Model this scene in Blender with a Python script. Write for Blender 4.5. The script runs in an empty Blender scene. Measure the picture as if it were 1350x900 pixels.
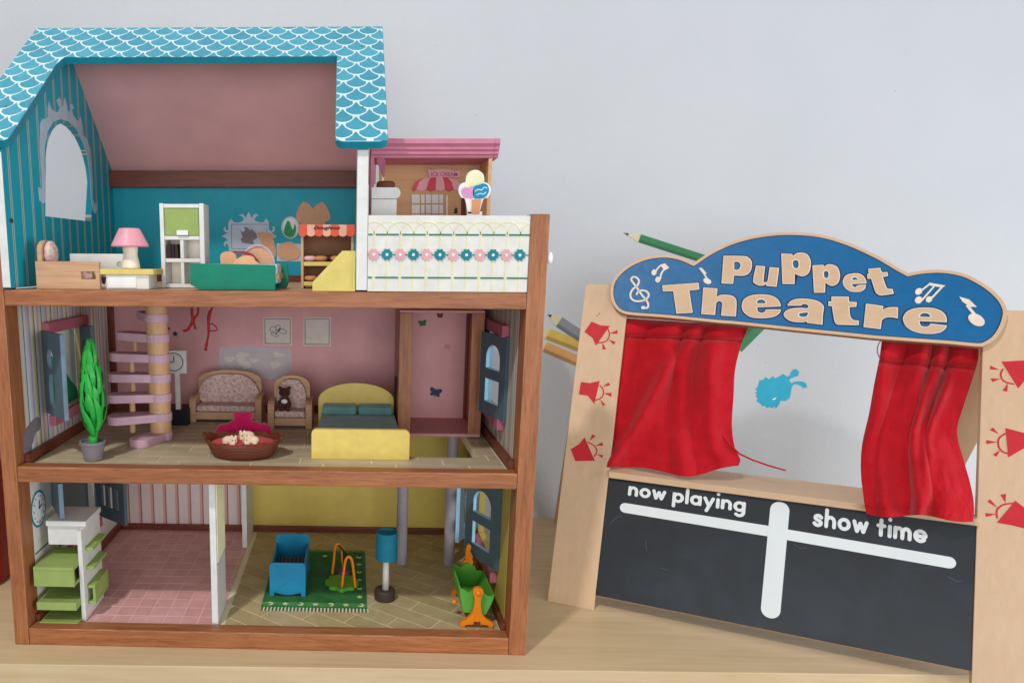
import bpy, bmesh, math, random
from mathutils import Vector, Matrix, noise as mnoise
from mathutils.geometry import tessellate_polygon
random.seed(7)
R = math.radians
SC = bpy.context.scene
COL = SC.collection

# ------------------------------------------------------------------ camera, world, lamps, exposure
F_PX, CAM = 951.62713, Vector((0.46248, -0.90614, 0.52302))
YAW, PIT, ROL, SHX, SHY = -0.03155, -0.17614, 0.00482, -239.8775, 63.66699
_c, _s = math.cos(YAW), math.sin(YAW)
FW = Vector((_s * math.cos(PIT), _c * math.cos(PIT), math.sin(PIT)))
_rt = Vector((_c, -_s, 0)); _up = _rt.cross(FW)
RT = _rt * math.cos(ROL) + _up * math.sin(ROL)
UP = _up * math.cos(ROL) - _rt * math.sin(ROL)
cam = bpy.data.objects.new('camera', bpy.data.cameras.new('camera')); COL.objects.link(cam)
cam.matrix_world = Matrix((( RT.x, UP.x, -FW.x, CAM.x), (RT.y, UP.y, -FW.y, CAM.y), (RT.z, UP.z, -FW.z, CAM.z), (0, 0, 0, 1)))
cam.data.sensor_width = 36; cam.data.lens = F_PX / 1350 * 36
cam.data.shift_x = -SHX / 1350; cam.data.shift_y = SHY / 1350
cam.data.clip_start = .02; cam.data.clip_end = 60
SC.camera = cam

world = bpy.data.worlds.new('World'); SC.world = world; world.use_nodes = True
bg = world.node_tree.nodes['Background']
bg.inputs['Color'].default_value = (0.88, 0.95, 1.0, 1); bg.inputs['Strength'].default_value = 0.38

def lamp(name, loc, target, size, power, color, size_y=None):
    l = bpy.data.lights.new(name, 'AREA'); l.energy = power; l.color = color
    l.shape = 'RECTANGLE'; l.size = size; l.size_y = size_y or size
    o = bpy.data.objects.new(name, l); COL.objects.link(o); o.location = loc
    o.rotation_euler = (Vector(target) - Vector(loc)).to_track_quat('-Z', 'Y').to_euler()
    return o
lamp('ceiling_lamp', (-.30, -1.22, 2.25), (.45, .1, .2), .12, 24, (1, .965, .92))
lamp('front_fill', (.5, -3.2, .50), (.6, .3, .3), 2.4, 38, (.97, .985, 1.0), 1.5)  # fill lamp added on the camera side to brighten the open rooms
lamp('window_light', (2.5, -.95, .38), (1.1, .54, .3), .9, 18, (.96, .98, 1.0), 1.1)
SC.view_settings.view_transform = 'Standard'; SC.view_settings.look = 'None'
SC.view_settings.gamma = 1; SC.view_settings.exposure = 0.12
SC.view_settings.use_curve_mapping = False
SC.cycles.max_bounces = 8; SC.cycles.diffuse_bounces = 5

# ------------------------------------------------------------------ measuring: where a line of sight meets a real plane of the place
def ray(u, v):
    return FW + RT * ((u - 675 - SHX) / F_PX) - UP * ((v - 450 - SHY) / F_PX)
def on(axis, val, u, v):
    d = ray(u, v); return CAM + d * ((val - CAM[axis]) / d[axis])
def onplane(p0, n, u, v):
    d = ray(u, v); return CAM + d * ((Vector(p0) - CAM).dot(n) / d.dot(n))

# ------------------------------------------------------------------ materials
def srgb(r, g, b):
    f = lambda c: (c / 255 / 12.92) if c / 255 <= .04045 else ((c / 255 + .055) / 1.055) ** 2.4
    return (f(r), f(g), f(b), 1)
class N:
    def __init__(s, name):
        s.m = bpy.data.materials.new(name); s.m.use_nodes = True
        s.t = s.m.node_tree; s.b = s.t.nodes['Principled BSDF']; s.co = None
    def n(s, t, **k):
        x = s.t.nodes.new(t)
        for a, b in k.items(): setattr(x, a, b)
        return x
    def l(s, a, b): s.t.links.new(a, b)
    def coord(s, scale=(1, 1, 1), rot=(0, 0, 0)):
        tc = s.n('ShaderNodeTexCoord'); mp = s.n('ShaderNodeMapping')
        mp.inputs['Scale'].default_value = scale; mp.inputs['Rotation'].default_value = rot
        s.l(tc.outputs['Object'], mp.inputs['Vector']); return mp.outputs['Vector']
    def noise(s, vec, scale, detail=4, rough=.6, dist=0):
        x = s.n('ShaderNodeTexNoise'); x.inputs['Scale'].default_value = scale
        x.inputs['Detail'].default_value = detail; x.inputs['Roughness'].default_value = rough
        x.inputs['Distortion'].default_value = dist
        s.l(vec, x.inputs['Vector']); return x.outputs['Fac']
    def ramp(s, fac, stops, interp='LINEAR'):
        x = s.n('ShaderNodeValToRGB'); cr = x.color_ramp; cr.interpolation = interp
        while len(cr.elements) < len(stops): cr.elements.new(.5)
        for e, (p, c) in zip(cr.elements, stops): e.position = p; e.color = c
        s.l(fac, x.inputs['Fac']); return x.outputs['Color']
    def mix(s, fac, a, b, mode='MIX'):
        x = s.n('ShaderNodeMix', data_type='RGBA', blend_type=mode)
        for sock, v in ((x.inputs[0], fac), (x.inputs[6], a), (x.inputs[7], b)):
            if hasattr(v, 'is_linked'): s.l(v, sock)
            else: sock.default_value = v
        return x.outputs[2]
    def bump(s, fac, strength, dist=.001):
        x = s.n('ShaderNodeBump'); x.inputs['Strength'].default_value = strength; x.inputs['Distance'].default_value = dist
        s.l(fac, x.inputs['Height']); s.l(x.outputs['Normal'], s.b.inputs['Normal'])
    def fin(s, col, rough=.5, spec=.4):
        if hasattr(col, 'is_linked'): s.l(col, s.b.inputs['Base Color'])
        else: s.b.inputs['Base Color'].default_value = col
        s.b.inputs['Roughness'].default_value = rough
        s.b.inputs['Specular IOR Level'].default_value = spec
        return s.m
def sc(c, k): return (c[0] * k, c[1] * k, c[2] * k, 1)
def plain(name, c, rough=.5, var=.12, scale=60, bump=.05, spec=.35):
    s = N(name); v = s.coord(); f = s.noise(v, scale, 5)
    col = s.ramp(f, [(.3, sc(c, 1 - var)), (.7, sc(c, 1 + var * .6))])
    if bump: s.bump(s.noise(v, scale * 6, 3), bump, .0006)
    m = s.fin(col, rough, spec)
    rr = s.n('ShaderNodeMapRange'); rr.inputs['To Min'].default_value = max(.15, rough - .14); rr.inputs['To Max'].default_value = min(1, rough + .14)
    s.l(s.noise(v, scale * 1.7, 6, .7), rr.inputs['Value']); s.l(rr.outputs[0], s.b.inputs['Roughness'])
    return m
def wood(name, dark, mid, light, axis='X', rough=.42, scale=1.0, knots=True, wear=False):
    s = N(name)
    k = {'X': (4, 60, 60), 'Y': (60, 4, 60), 'Z': (60, 60, 4)}[axis]
    v = s.coord(tuple(q * scale for q in k))
    a = s.noise(v, 3.0, 6, .62, .35)
    v2 = s.coord(tuple(q * scale for q in {'X': (1.2, 9, 9), 'Y': (9, 1.2, 9), 'Z': (9, 9, 1.2)}[axis]))
    b = s.noise(v2, 2.2, 3, .5, .6)
    c1 = s.ramp(a, [(.30, dark), (.52, mid), (.72, light)])
    c2 = s.ramp(b, [(.35, sc(mid, .80 if knots else .93)), (.65, sc(mid, 1.25 if knots else 1.06))])
    col = s.mix(.38, c1, c2)
    if knots:
        pores = s.ramp(s.noise(s.coord(tuple(q * scale * 4 for q in k)), 3, 2), [(.30, (.42, .36, .32, 1)), (.47, (1, 1, 1, 1))])
        col = s.mix(.55, col, pores, 'MULTIPLY')
    if wear:
        bv = s.n('ShaderNodeBevel', samples=4); bv.inputs['Radius'].default_value = .0016; ge = s.n('ShaderNodeNewGeometry')
        dt = s.n('ShaderNodeVectorMath', operation='DOT_PRODUCT'); s.l(bv.outputs[0], dt.inputs[0]); s.l(ge.outputs['Normal'], dt.inputs[1])
        e1 = s.n('ShaderNodeMapRange'); e1.inputs['From Min'].default_value = .995; e1.inputs['From Max'].default_value = .88; s.l(dt.outputs['Value'], e1.inputs['Value'])
        wn = s.n('ShaderNodeMapRange'); wn.inputs['From Min'].default_value = .47; wn.inputs['From Max'].default_value = .62; s.l(s.noise(s.coord(), 26, 6, .7), wn.inputs['Value'])
        mu = s.n('ShaderNodeMath', operation='MULTIPLY'); s.l(e1.outputs[0], mu.inputs[0]); s.l(wn.outputs[0], mu.inputs[1])
        m2 = s.n('ShaderNodeMath', operation='MULTIPLY'); s.l(mu.outputs[0], m2.inputs[0]); m2.inputs[1].default_value = .8
        col = s.mix(m2.outputs[0], col, srgb(216, 172, 130))
    s.bump(a, .12, .0006)
    return s.fin(col, rough, .4)
def stripes(name, axis, period, stops, offset=0.0, rough=.5):
    """flat printed wallpaper stripes"""
    s = N(name); tc = s.n('ShaderNodeTexCoord'); sp = s.n('ShaderNodeSeparateXYZ'); s.l(tc.outputs['Object'], sp.inputs[0])
    m = s.n('ShaderNodeMath', operation='MULTIPLY_ADD'); m.inputs[1].default_value = 1 / period; m.inputs[2].default_value = offset + 40
    s.l(sp.outputs[axis], m.inputs[0])
    fr = s.n('ShaderNodeMath', operation='FRACT'); s.l(m.outputs[0], fr.inputs[0])
    col = s.ramp(fr.outputs[0], stops, 'CONSTANT')
    f = s.noise(s.coord(), 30, 4); col = s.mix(.25, col, s.ramp(f, [(.3, (.75, .75, .75, 1)), (.7, (1, 1, 1, 1))]), 'MULTIPLY')
    return s.fin(col, rough, .3)
def fabric(name, c, c2=None, scale=700, rough=.9, sheen=.3, bump=.5, var=.82):
    s = N(name); v = s.coord(); f = s.noise(v, scale, 2); g = s.noise(v, 35, 4)
    col = s.ramp(g, [(.35, sc(c, var)), (.65, c2 or sc(c, 1.12))])
    s.bump(f, bump, .0007)
    s.b.inputs['Sheen Weight'].default_value = sheen; s.b.inputs['Sheen Roughness'].default_value = .4
    return s.fin(col, rough, .15)
def floral(name):
    s = N(name); v = s.coord()
    vo = s.n('ShaderNodeTexVoronoi'); vo.inputs['Scale'].default_value = 210; s.l(v, vo.inputs['Vector'])
    a = s.ramp(vo.outputs['Distance'], [(.22, srgb(178, 126, 130)), (.42, srgb(214, 182, 178)), (.6, srgb(224, 206, 198))])
    b = s.ramp(s.noise(v, 150, 3), [(.42, srgb(215, 196, 186)), (.58, srgb(196, 152, 152))])
    s.bump(s.noise(v, 400, 2), .5, .001)
    return s.fin(s.mix(.5, a, b), .95, .1)
M = {}
wd = dict(dark=srgb(124, 68, 40), mid=srgb(164, 102, 62), light=srgb(184, 124, 82))
M['wx'] = wood('stained_pine_across', axis='X', wear=True, **wd); M['wy'] = wood('stained_pine_deep', axis='Y', wear=True, **wd); M['wz'] = wood('stained_pine_upright', axis='Z', wear=True, **wd)
dk = dict(dark=srgb(84, 36, 22), mid=srgb(118, 56, 36), light=srgb(136, 72, 48))
M['dx'] = wood('dark_pine_across', axis='X', **dk); M['dy'] = wood('dark_pine_deep', axis='Y', **dk)
M['birch'] = wood('birch_ply', srgb(203, 168, 134), srgb(210, 176, 142), srgb(216, 184, 151), 'Z', .5, .7, False)
M['birchx'] = wood('birch_ply_across', srgb(203, 168, 134), srgb(210, 176, 142), srgb(216, 184, 151), 'X', .5, .7, False)
M['birche'] = wood('birch_ply_edge', srgb(130, 92, 62), srgb(160, 116, 82), srgb(182, 140, 104), 'Z', .6, 1, False)
M['table'] = wood('table_birch', srgb(200, 170, 128), srgb(213, 186, 146), srgb(222, 198, 162), 'X', .40, .55, False)
M['toywood'] = wood('toy_beech', srgb(176, 132, 98), srgb(200, 158, 122), srgb(212, 176, 140), 'X', .5, 2, False)
M['toywoodz'] = wood('toy_beech_upright', srgb(186, 140, 100), srgb(208, 164, 122), srgb(220, 180, 140), 'Z', .5, 2, False)
M['walltan'] = plain('bare_chipboard', srgb(216, 166, 132), .8, .08, 160, .3)
M['shoptan'] = wood('shop_print_wood', srgb(194, 150, 104), srgb(208, 168, 120), srgb(216, 178, 132), 'X', .6, 1.2, False)
C = dict(white=(225, 224, 220), teal=(0, 128, 150), tealpaint=(20, 138, 160), scale=(72, 166, 188), scalewhite=(226, 240, 242), pink=(214, 150, 152), roofpink=(205, 148, 150),
         lilac=(204, 166, 182), yellow=(222, 202, 112), yellowpaint=(226, 200, 105), yellowwall=(196, 166, 62), blueplastic=(34, 134, 176), tealfab=(84, 136, 138), olive=(150, 172, 94), green=(0, 128, 102),
         slate=(84, 104, 114), slateblue=(118, 142, 160), lightblue=(150, 200, 226), orange=(238, 132, 18), cradle=(92, 168, 60), grass=(36, 112, 48), darkbase=(66, 54, 48), pipe=(160, 152, 158),
         black=(24, 26, 30), chalk=(23, 27, 33), signblue=(0, 98, 152), signnavy=(14, 40, 84), paleedge=(236, 218, 200), paperwhite=(226, 216, 206), paperpale=(206, 196, 200), toytan=(222, 168, 126), chalkgrey=(92, 96, 102), stallbrown=(142, 98, 66), wallmark=(168, 172, 178), pencilshade=(30, 92, 60), red=(204, 24, 34), lampred=(198, 30, 44), grey=(128, 122, 128), treegreen=(46, 172, 66), magenta=(205, 30, 90),
         cream=(232, 200, 172), brownfur=(78, 42, 30), basket=(104, 50, 30), redcloth=(220, 70, 78), palegrey=(205, 214, 222), printblue=(188, 205, 222), navy=(42, 66, 98), dkgreen=(34, 116, 78),
         printwhite=(226, 223, 216), lemon=(232, 226, 172), flowerpink=(224, 166, 172), flowerteal=(0, 128, 146), awningred=(216, 74, 92), awningpink=(232, 170, 180), cornice=(206, 128, 152),
         orangered=(232, 92, 60), salmon=(238, 178, 156), choc=(52, 28, 24), dough=(206, 142, 90), icing=(228, 180, 190), coral=(222, 150, 148), mauve=(196, 170, 182), splat=(36, 172, 206),
         pencilgreen=(52, 130, 84), pencilgrey=(140, 144, 152), pencilyellow=(214, 184, 90), pencilorange=(222, 166, 106), pencilwood=(216, 206, 170), graphite=(70, 68, 74), redstring=(150, 14, 24),
         cone=(226, 156, 108), vanilla=(236, 232, 190), icepink=(224, 150, 200), iceblue=(0, 142, 186), rim=(238, 240, 240), floorbeige=(178, 156, 110), floorline=(240, 230, 200), tilepink=(216, 158, 158), tileline=(244, 208, 204),
         hill=(44, 156, 92), skyprint=(232, 240, 236), openingdark=(112, 124, 122), tubred=(142, 14, 16), purple=(104, 60, 110), lampteal=(20, 126, 152), shade=(232, 160, 172), bodycream=(238, 226, 210), midfloor=(168, 150, 116), dustyrose=(180, 100, 120), screw=(70, 72, 72))
rough_of = dict(blueplastic=.3, orange=.3, cradle=.35, treegreen=.35, tealpaint=.3, scale=.35, scalewhite=.35, signblue=.45, chalk=.42, yellowpaint=.4, pipe=.35, bodycream=.35, shade=.4, white=.45, slate=.45, tubred=.4, graphite=.4, darkbase=.5)
for k, c in C.items():
    if k not in M: M[k] = plain(k, srgb(*c), rough_of.get(k, .6), .10, 55, .04)
M['barwhite'] = plain('bar_white', srgb(222, 226, 226), .5, .03, 20, .02)
M['redfab'] = fabric('red_velour', srgb(184, 20, 32), srgb(192, 25, 38), 900, .92, .25, .5, .96)
M['tealfabric'] = fabric('teal_cotton', srgb(112, 156, 156)); M['floral'] = floral('floral_cloth')
M['magfur'] = fabric('magenta_plush', srgb(205, 26, 92), None, 500, .95, .6, 1.0); M['redcush'] = fabric('red_cushion_cloth', srgb(218, 66, 76))
M['creamfur'] = fabric('cream_flock', srgb(236, 206, 178), None, 900, .95, .4, .4); M['brownfurf'] = fabric('brown_flock', srgb(86, 46, 32), None, 900, .95, .3, .4)
M['rugf'] = fabric('rug_weave', srgb(30, 104, 44), srgb(46, 122, 56), 1300, .95, .15, .6)
M['rugb'] = fabric('rug_border', srgb(62, 142, 70), srgb(80, 158, 84), 1300, .95, .15, .6)
M['toytanf'] = fabric('tan_cloth', srgb(222, 168, 126), None, 800, .9, .2, .4)
M['quilt'] = fabric('pale_quilt', srgb(170, 200, 214), srgb(226, 232, 236), 60, .95, .1, .5)
def basketmat():
    s = N('basket_weave'); v = s.coord((1, 1, 1)); w = s.n('ShaderNodeTexWave'); w.inputs['Scale'].default_value = 130; w.bands_direction = 'Z'; w.inputs['Distortion'].default_value = 1.5
    s.l(v, w.inputs['Vector']); col = s.ramp(w.outputs['Fac'], [(.2, srgb(84, 36, 22)), (.8, srgb(132, 66, 42))]); s.bump(w.outputs['Fac'], .7, .001); return s.fin(col, .5)
M['basketw'] = basketmat()
W_, G_ = srgb(208, 212, 214), srgb(150, 160, 166)
tealS = srgb(22, 170, 190)
M['tealstripe'] = stripes('teal_striped_paper', 1, .031, [(0, tealS), (.76, srgb(214, 220, 212)), (.80, srgb(120, 150, 150)), (.88, srgb(170, 168, 156)), (.91, srgb(220, 218, 206)), (.945, tealS)], .3)
M['tealwall'] = plain('teal_paper', srgb(10, 160, 182), .5, .08, 30, .03)
M['manystripe'] = stripes('pastel_striped_paper', 1, .058, [(0, srgb(214, 206, 190)), (.16, srgb(64, 96, 128)), (.20, srgb(206, 224, 226)), (.30, srgb(208, 196, 206)), (.42, srgb(190, 168, 190)), (.52, srgb(226, 222, 200)), (.66, srgb(208, 196, 140)), (.74, srgb(44, 74, 108)), (.78, srgb(220, 226, 224)), (.90, srgb(206, 176, 170))], .35)
M['greystripe'] = stripes('grey_striped_paper', 1, .03, [(0, srgb(176, 168, 156)), (.22, srgb(120, 108, 100)), (.28, srgb(196, 190, 180)), (.5, srgb(150, 140, 130)), (.56, srgb(206, 202, 190)), (.84, srgb(112, 100, 96)), (.88, srgb(190, 184, 170))], .1)
M['pinkstripe'] = stripes('kitchen_striped_paper', 0, .0235, [(0, srgb(232, 216, 212)), (.64, srgb(222, 172, 160)), (.84, srgb(146, 92, 90)), (.92, srgb(232, 216, 212))], .12)
M['pinkwall'] = plain('pink_paper', srgb(228, 170, 173), .55, .09, 25, .03)
M['yellowwallm'] = plain('mustard_paper', srgb(218, 194, 98), .55, .10, 25, .03)
M['sidey'] = stripes('mustard_side_paper', 1, .06, [(0, srgb(196, 176, 86)), (.5, srgb(188, 166, 78)), (.55, srgb(196, 176, 86))], .0)
M['roofin'] = plain('roof_pink', srgb(230, 176, 178), .6, .08, 14, .03)
M['brickp'] = stripes('partition_print', 2, .006, [(0, srgb(214, 212, 208)), (.80, srgb(150, 148, 146))], 0)
def wallmat():
    s = N('painted_wall'); v = s.coord(); f = s.noise(v, 3, 5); col = s.ramp(f, [(.3, srgb(197, 201, 206)), (.7, srgb(203, 206, 211))])
    s.bump(s.noise(v, 55, 7, .7), .55, .0016); return s.fin(col, .75, .2)
M['wall'] = wallmat()
def chalkmat():
    s = N('chalkboard'); v = s.coord(); f = s.noise(v, 9, 5, .6, .5); col = s.ramp(f, [(.38, srgb(14, 18, 25)), (.56, srgb(24, 30, 38)), (.72, srgb(36, 42, 50))])
    return s.fin(col, .42, .40)
M['chalk'] = chalkmat()

# ------------------------------------------------------------------ mesh building
ORG = {}
class G:
    def __init__(s): s.v = []; s.f = []
    def add(s, vs, fs):
        o = len(s.v); s.v += [Vector(p) for p in vs]; s.f += [tuple(i + o for i in f) for f in fs]; return s
    def box(s, x0, x1, y0, y1, z0, z1, mat=None):
        vs = [Vector((x, y, z)) for z in (z0, z1) for y in (y0, y1) for x in (x0, x1)]
        if mat: vs = [mat @ p for p in vs]
        return s.add(vs, [(0, 2, 3, 1), (4, 5, 7, 6), (0, 1, 5, 4), (2, 6, 7, 3), (0, 4, 6, 2), (1, 3, 7, 5)])
    def prism(s, outer, fn, d0, d1, holes=()):
        """outline in 2-D, fn(a, b, depth) -> point; solid between depths d0 and d1"""
        loops = [list(outer)] + [list(h) for h in holes]
        flat = [p for l in loops for p in l]
        tris = tessellate_polygon([[Vector((p[0], p[1], 0)) for p in l] for l in loops])
        n = len(flat)
        vs = [fn(p[0], p[1], d0) for p in flat] + [fn(p[0], p[1], d1) for p in flat]
        fs = [tuple(t) for t in tris] + [tuple(i + n for i in reversed(t)) for t in tris]
        o = 0
        for l in loops:
            m = len(l)
            for i in range(m):
                j = (i + 1) % m; fs.append((o + i, o + j, o + j + n, o + i + n))
            o += m
        return s.add(vs, fs)
    def lathe(s, prof, cx, cy, seg=24, sx=1, sy=1, cap=True):
        vs = []; fs = []
        for r, z in prof:
            for k in range(seg):
                a = 2 * math.pi * k / seg; vs.append((cx + r * sx * math.cos(a), cy + r * sy * math.sin(a), z))
        for i in range(len(prof) - 1):
            for k in range(seg):
                k2 = (k + 1) % seg; fs.append((i * seg + k, i * seg + k2, (i + 1) * seg + k2, (i + 1) * seg + k))
        if cap:
            fs.append(tuple(range(seg - 1, -1, -1))); fs.append(tuple((len(prof) - 1) * seg + k for k in range(seg)))
        return s.add(vs, fs)
    def tube(s, pts, r, seg=8):
        pts = [Vector(p) for p in pts]; vs = []; fs = []
        for i, p in enumerate(pts):
            t = (pts[min(i + 1, len(pts) - 1)] - pts[max(i - 1, 0)]).normalized()
            a = t.orthogonal().normalized() if i == 0 else (pa - t * pa.dot(t)).normalized()
            pa = a; b = t.cross(a); rr = r[i] if isinstance(r, (list, tuple)) else r
            for k in range(seg):
                q = 2 * math.pi * k / seg; vs.append(p + (a * math.cos(q) + b * math.sin(q)) * rr)
        for i in range(len(pts) - 1):
            for k in range(seg):
                k2 = (k + 1) % seg; fs.append((i * seg + k, i * seg + k2, (i + 1) * seg + k2, (i + 1) * seg + k))
        fs.append(tuple(range(seg - 1, -1, -1))); fs.append(tuple((len(pts) - 1) * seg + k for k in range(seg)))
        return s.add(vs, fs)
    def ball(s, c, r, seg=14, rings=9):
        rx, ry, rz = r if isinstance(r, (tuple, list)) else (r, r, r); c = Vector(c); vs = [c + Vector((0, 0, -rz))]; fs = []
        for i in range(1, rings):
            a = math.pi * i / rings - math.pi / 2
            for k in range(seg):
                q = 2 * math.pi * k / seg; vs.append(c + Vector((rx * math.cos(a) * math.cos(q), ry * math.cos(a) * math.sin(q), rz * math.sin(a))))
        vs.append(c + Vector((0, 0, rz))); top = len(vs) - 1
        for k in range(seg):
            k2 = (k + 1) % seg; fs.append((0, 1 + k2, 1 + k)); fs.append((top, top - seg + k, top - seg + k2))
            for i in range(rings - 2): fs.append((1 + i * seg + k, 1 + i * seg + k2, 1 + (i + 1) * seg + k2, 1 + (i + 1) * seg + k))
        return s.add(vs, fs)
    def mesh(s, name, org, bevel=0, smooth=False, seg=2):
        bm = bmesh.new(); vv = [bm.verts.new(p - org) for p in s.v]
        for f in s.f:
            if len(set(f)) < 3: continue
            try: bm.faces.new([vv[i] for i in f])
            except ValueError: pass
        bmesh.ops.recalc_face_normals(bm, faces=bm.faces)
        if bevel:
            es = [e for e in bm.edges if len(e.link_faces) == 2 and e.calc_face_angle(0) > R(35)]
            if es: bmesh.ops.bevel(bm, geom=es, offset=bevel, segments=seg, affect='EDGES', profile=.6, clamp_overlap=True)
        me = bpy.data.meshes.new(name); bm.to_mesh(me); bm.free()
        if smooth:
            for p in me.polygons: p.use_smooth = True
        return me
    def build(s, name, mat, parent=None, bevel=0, smooth=False, label=None, cat=None, group=None, kind=None, remesh=0, seg=2):
        if parent is not None: org = ORG[parent.name]
        else:
            lo = [min(p[i] for p in s.v) for i in range(3)]; hi = [max(p[i] for p in s.v) for i in range(3)]
            org = Vector(((lo[0] + hi[0]) / 2, (lo[1] + hi[1]) / 2, lo[2]))
        o = bpy.data.objects.new(name, s.mesh(name, org, bevel, smooth, seg)); COL.objects.link(o)
        o.data.materials.append(M[mat] if isinstance(mat, str) else mat)
        if parent is not None: o.parent = parent
        else: o.location = org
        ORG[o.name] = org
        if remesh:
            md = o.modifiers.new('skin', 'REMESH'); md.mode = 'VOXEL'; md.voxel_size = remesh; md.use_smooth_shade = True
            sm = o.modifiers.new('soft', 'SMOOTH'); sm.iterations = 4
        tag(o, label, cat, group, kind); return o
def tag(o, label=None, cat=None, group=None, kind=None):
    for k, v in (('label', label), ('category', cat), ('group', group), ('kind', kind)):
        if v: o[k] = v
def thing(name, loc, label, cat, group=None):
    o = bpy.data.objects.new(name, None); COL.objects.link(o); o.location = loc; o.empty_display_size = .02
    ORG[o.name] = Vector(loc); tag(o, label, cat, group); return o
def B(name, mat, parent, x0, x1, y0, y1, z0, z1, bevel=.0007, **k):
    return G().box(x0, x1, y0, y1, z0, z1).build(name, mat, parent, bevel, **k)
XZ = lambda y: (lambda a, b, d: Vector((a, y + d, b)))        # outline seen from the front
YZ = lambda x: (lambda a, b, d: Vector((x + d, a, b)))        # outline seen from the side
XY = lambda z: (lambda a, b, d: Vector((a, b, z + d)))        # outline seen from above
def smooth_loop(p, n=6, closed=True):
    out = []; m = len(p)
    rng = range(m) if closed else range(m - 1)
    g = (lambda i: p[i % m]) if closed else (lambda i: p[max(0, min(m - 1, i))])
    for i in rng:
        a, b, c, d = g(i - 1), g(i), g(i + 1), g(i + 2)
        for k in range(n):
            t = k / n
            out.append(tuple(.5 * (2 * b[j] + (c[j] - a[j]) * t + (2 * a[j] - 5 * b[j] + 4 * c[j] - d[j]) * t * t + (3 * b[j] - a[j] - 3 * c[j] + d[j]) * t ** 3) for j in range(len(b))))
    if not closed: out.append(tuple(p[-1]))
    return out
def smooth_corner(p):
    """round the shallow corners of a curved outline, keep the sharp ones"""
    m = len(p); hard = set()
    for i in range(m):
        a, b, c = p[i - 1], p[i], p[(i + 1) % m]; t = abs(math.degrees(math.atan2((b[0] - a[0]) * (c[1] - b[1]) - (b[1] - a[1]) * (c[0] - b[0]), (b[0] - a[0]) * (c[0] - b[0]) + (b[1] - a[1]) * (c[1] - b[1]))))
        if t > 58: hard.add(i)
    return semismooth2(p, 3, hard)
def semismooth2(p, n, hard):
    out = []; m = len(p)
    for i in range(m):
        b, c = p[i], p[(i + 1) % m]; la = math.hypot(c[0] - b[0], c[1] - b[1])
        a = b if i in hard else p[i - 1]; d = c if (i + 1) % m in hard else p[(i + 2) % m]
        if i in hard and (i + 1) % m in hard: out.append(b); continue
        for k in range(n):
            t = k / n; out.append(tuple(.5 * (2 * b[j] + (c[j] - a[j]) * t + (2 * a[j] - 5 * b[j] + 4 * c[j] - d[j]) * t * t + (3 * b[j] - a[j] - 3 * c[j] + d[j]) * t ** 3) for j in (0, 1)))
    return out
def ellipse(cx, cy, rx, ry, n=24, a0=0, a1=360):
    full = abs(a1 - a0) >= 360; m = n if full else n + 1
    return [(cx + rx * math.cos(R(a0 + (a1 - a0) * k / n)), cy + ry * math.sin(R(a0 + (a1 - a0) * k / n))) for k in range(m)]
def ribbon(pts, w):
    """a stroke of width w as an outline (2-D)"""
    L = []; Rr = []; m = len(pts)
    for i, p in enumerate(pts):
        a = pts[max(0, i - 1)]; b = pts[min(m - 1, i + 1)]; dx, dy = b[0] - a[0], b[1] - a[1]; q = math.hypot(dx, dy) or 1
        ww = (w[i] if isinstance(w, list) else w) / 2
        L.append((p[0] - dy / q * ww, p[1] + dx / q * ww)); Rr.append((p[0] + dy / q * ww, p[1] - dx / q * ww))
    return L, Rr
def stroke(g, pts, w, fn, d0, d1):
    L, Rr = ribbon(pts, w)
    for i in range(len(pts) - 1):
        q = [L[i], L[i + 1], Rr[i + 1], Rr[i]]
        g.add([fn(a, b, d0) for a, b in q] + [fn(a, b, d1) for a, b in q], [(0, 1, 2, 3), (7, 6, 5, 4), (0, 4, 5, 1), (1, 5, 6, 2), (2, 6, 7, 3), (3, 7, 4, 0)])
    return g
def star(cx, cy, r, n=5, k=.45, rot=90):
    return [(cx + (r if i % 2 == 0 else r * k) * math.cos(R(rot + 180 * i / n)), cy + (r if i % 2 == 0 else r * k) * math.sin(R(rot + 180 * i / n))) for i in range(2 * n)]
def text_mesh(body, size, offset, shear=0, space=1.0):
    """2-D triangles of a word in the built-in font, width measured"""
    cu = bpy.data.curves.new('lettering', 'FONT'); cu.body = body; cu.size = size; cu.offset = offset; cu.shear = shear; cu.space_character = space; cu.resolution_u = 6
    ob = bpy.data.objects.new('lettering', cu); COL.objects.link(ob)
    dg = bpy.context.evaluated_depsgraph_get(); me = bpy.data.meshes.new_from_object(ob.evaluated_get(dg))
    vs = [tuple(v.co[:2]) for v in me.vertices]; fs = [tuple(p.vertices) for p in me.polygons]
    bpy.data.objects.remove(ob); bpy.data.curves.remove(cu); bpy.data.meshes.remove(me)
    return vs, fs
def text_part(name, body, mat, parent, fn, x0, x1, y0, y1, d0, d1, offset=0.0, shear=0):
    vs, fs = text_mesh(body, 1, offset, shear)
    ax, bx = min(p[0] for p in vs), max(p[0] for p in vs); ay, by = min(p[1] for p in vs), max(p[1] for p in vs)
    mp = lambda p: (x0 + (p[0] - ax) / (bx - ax) * (x1 - x0), y0 + (p[1] - ay) / (by - ay) * (y1 - y0))
    q = [mp(p) for p in vs]; n = len(q); edges = {}
    for f in fs:
        for i in range(len(f)):
            e = (f[i], f[(i + 1) % len(f)]); k = tuple(sorted(e)); edges.setdefault(k, []).append(e)
    ff = list(fs) + [tuple(i + n for i in reversed(f)) for f in fs] + [(e[0][0], e[0][1], e[0][1] + n, e[0][0] + n) for e in edges.values() if len(e) == 1]
    return G().add([fn(a, b, d0) for a, b in q] + [fn(a, b, d1) for a, b in q], ff).build(name, mat, parent)
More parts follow.
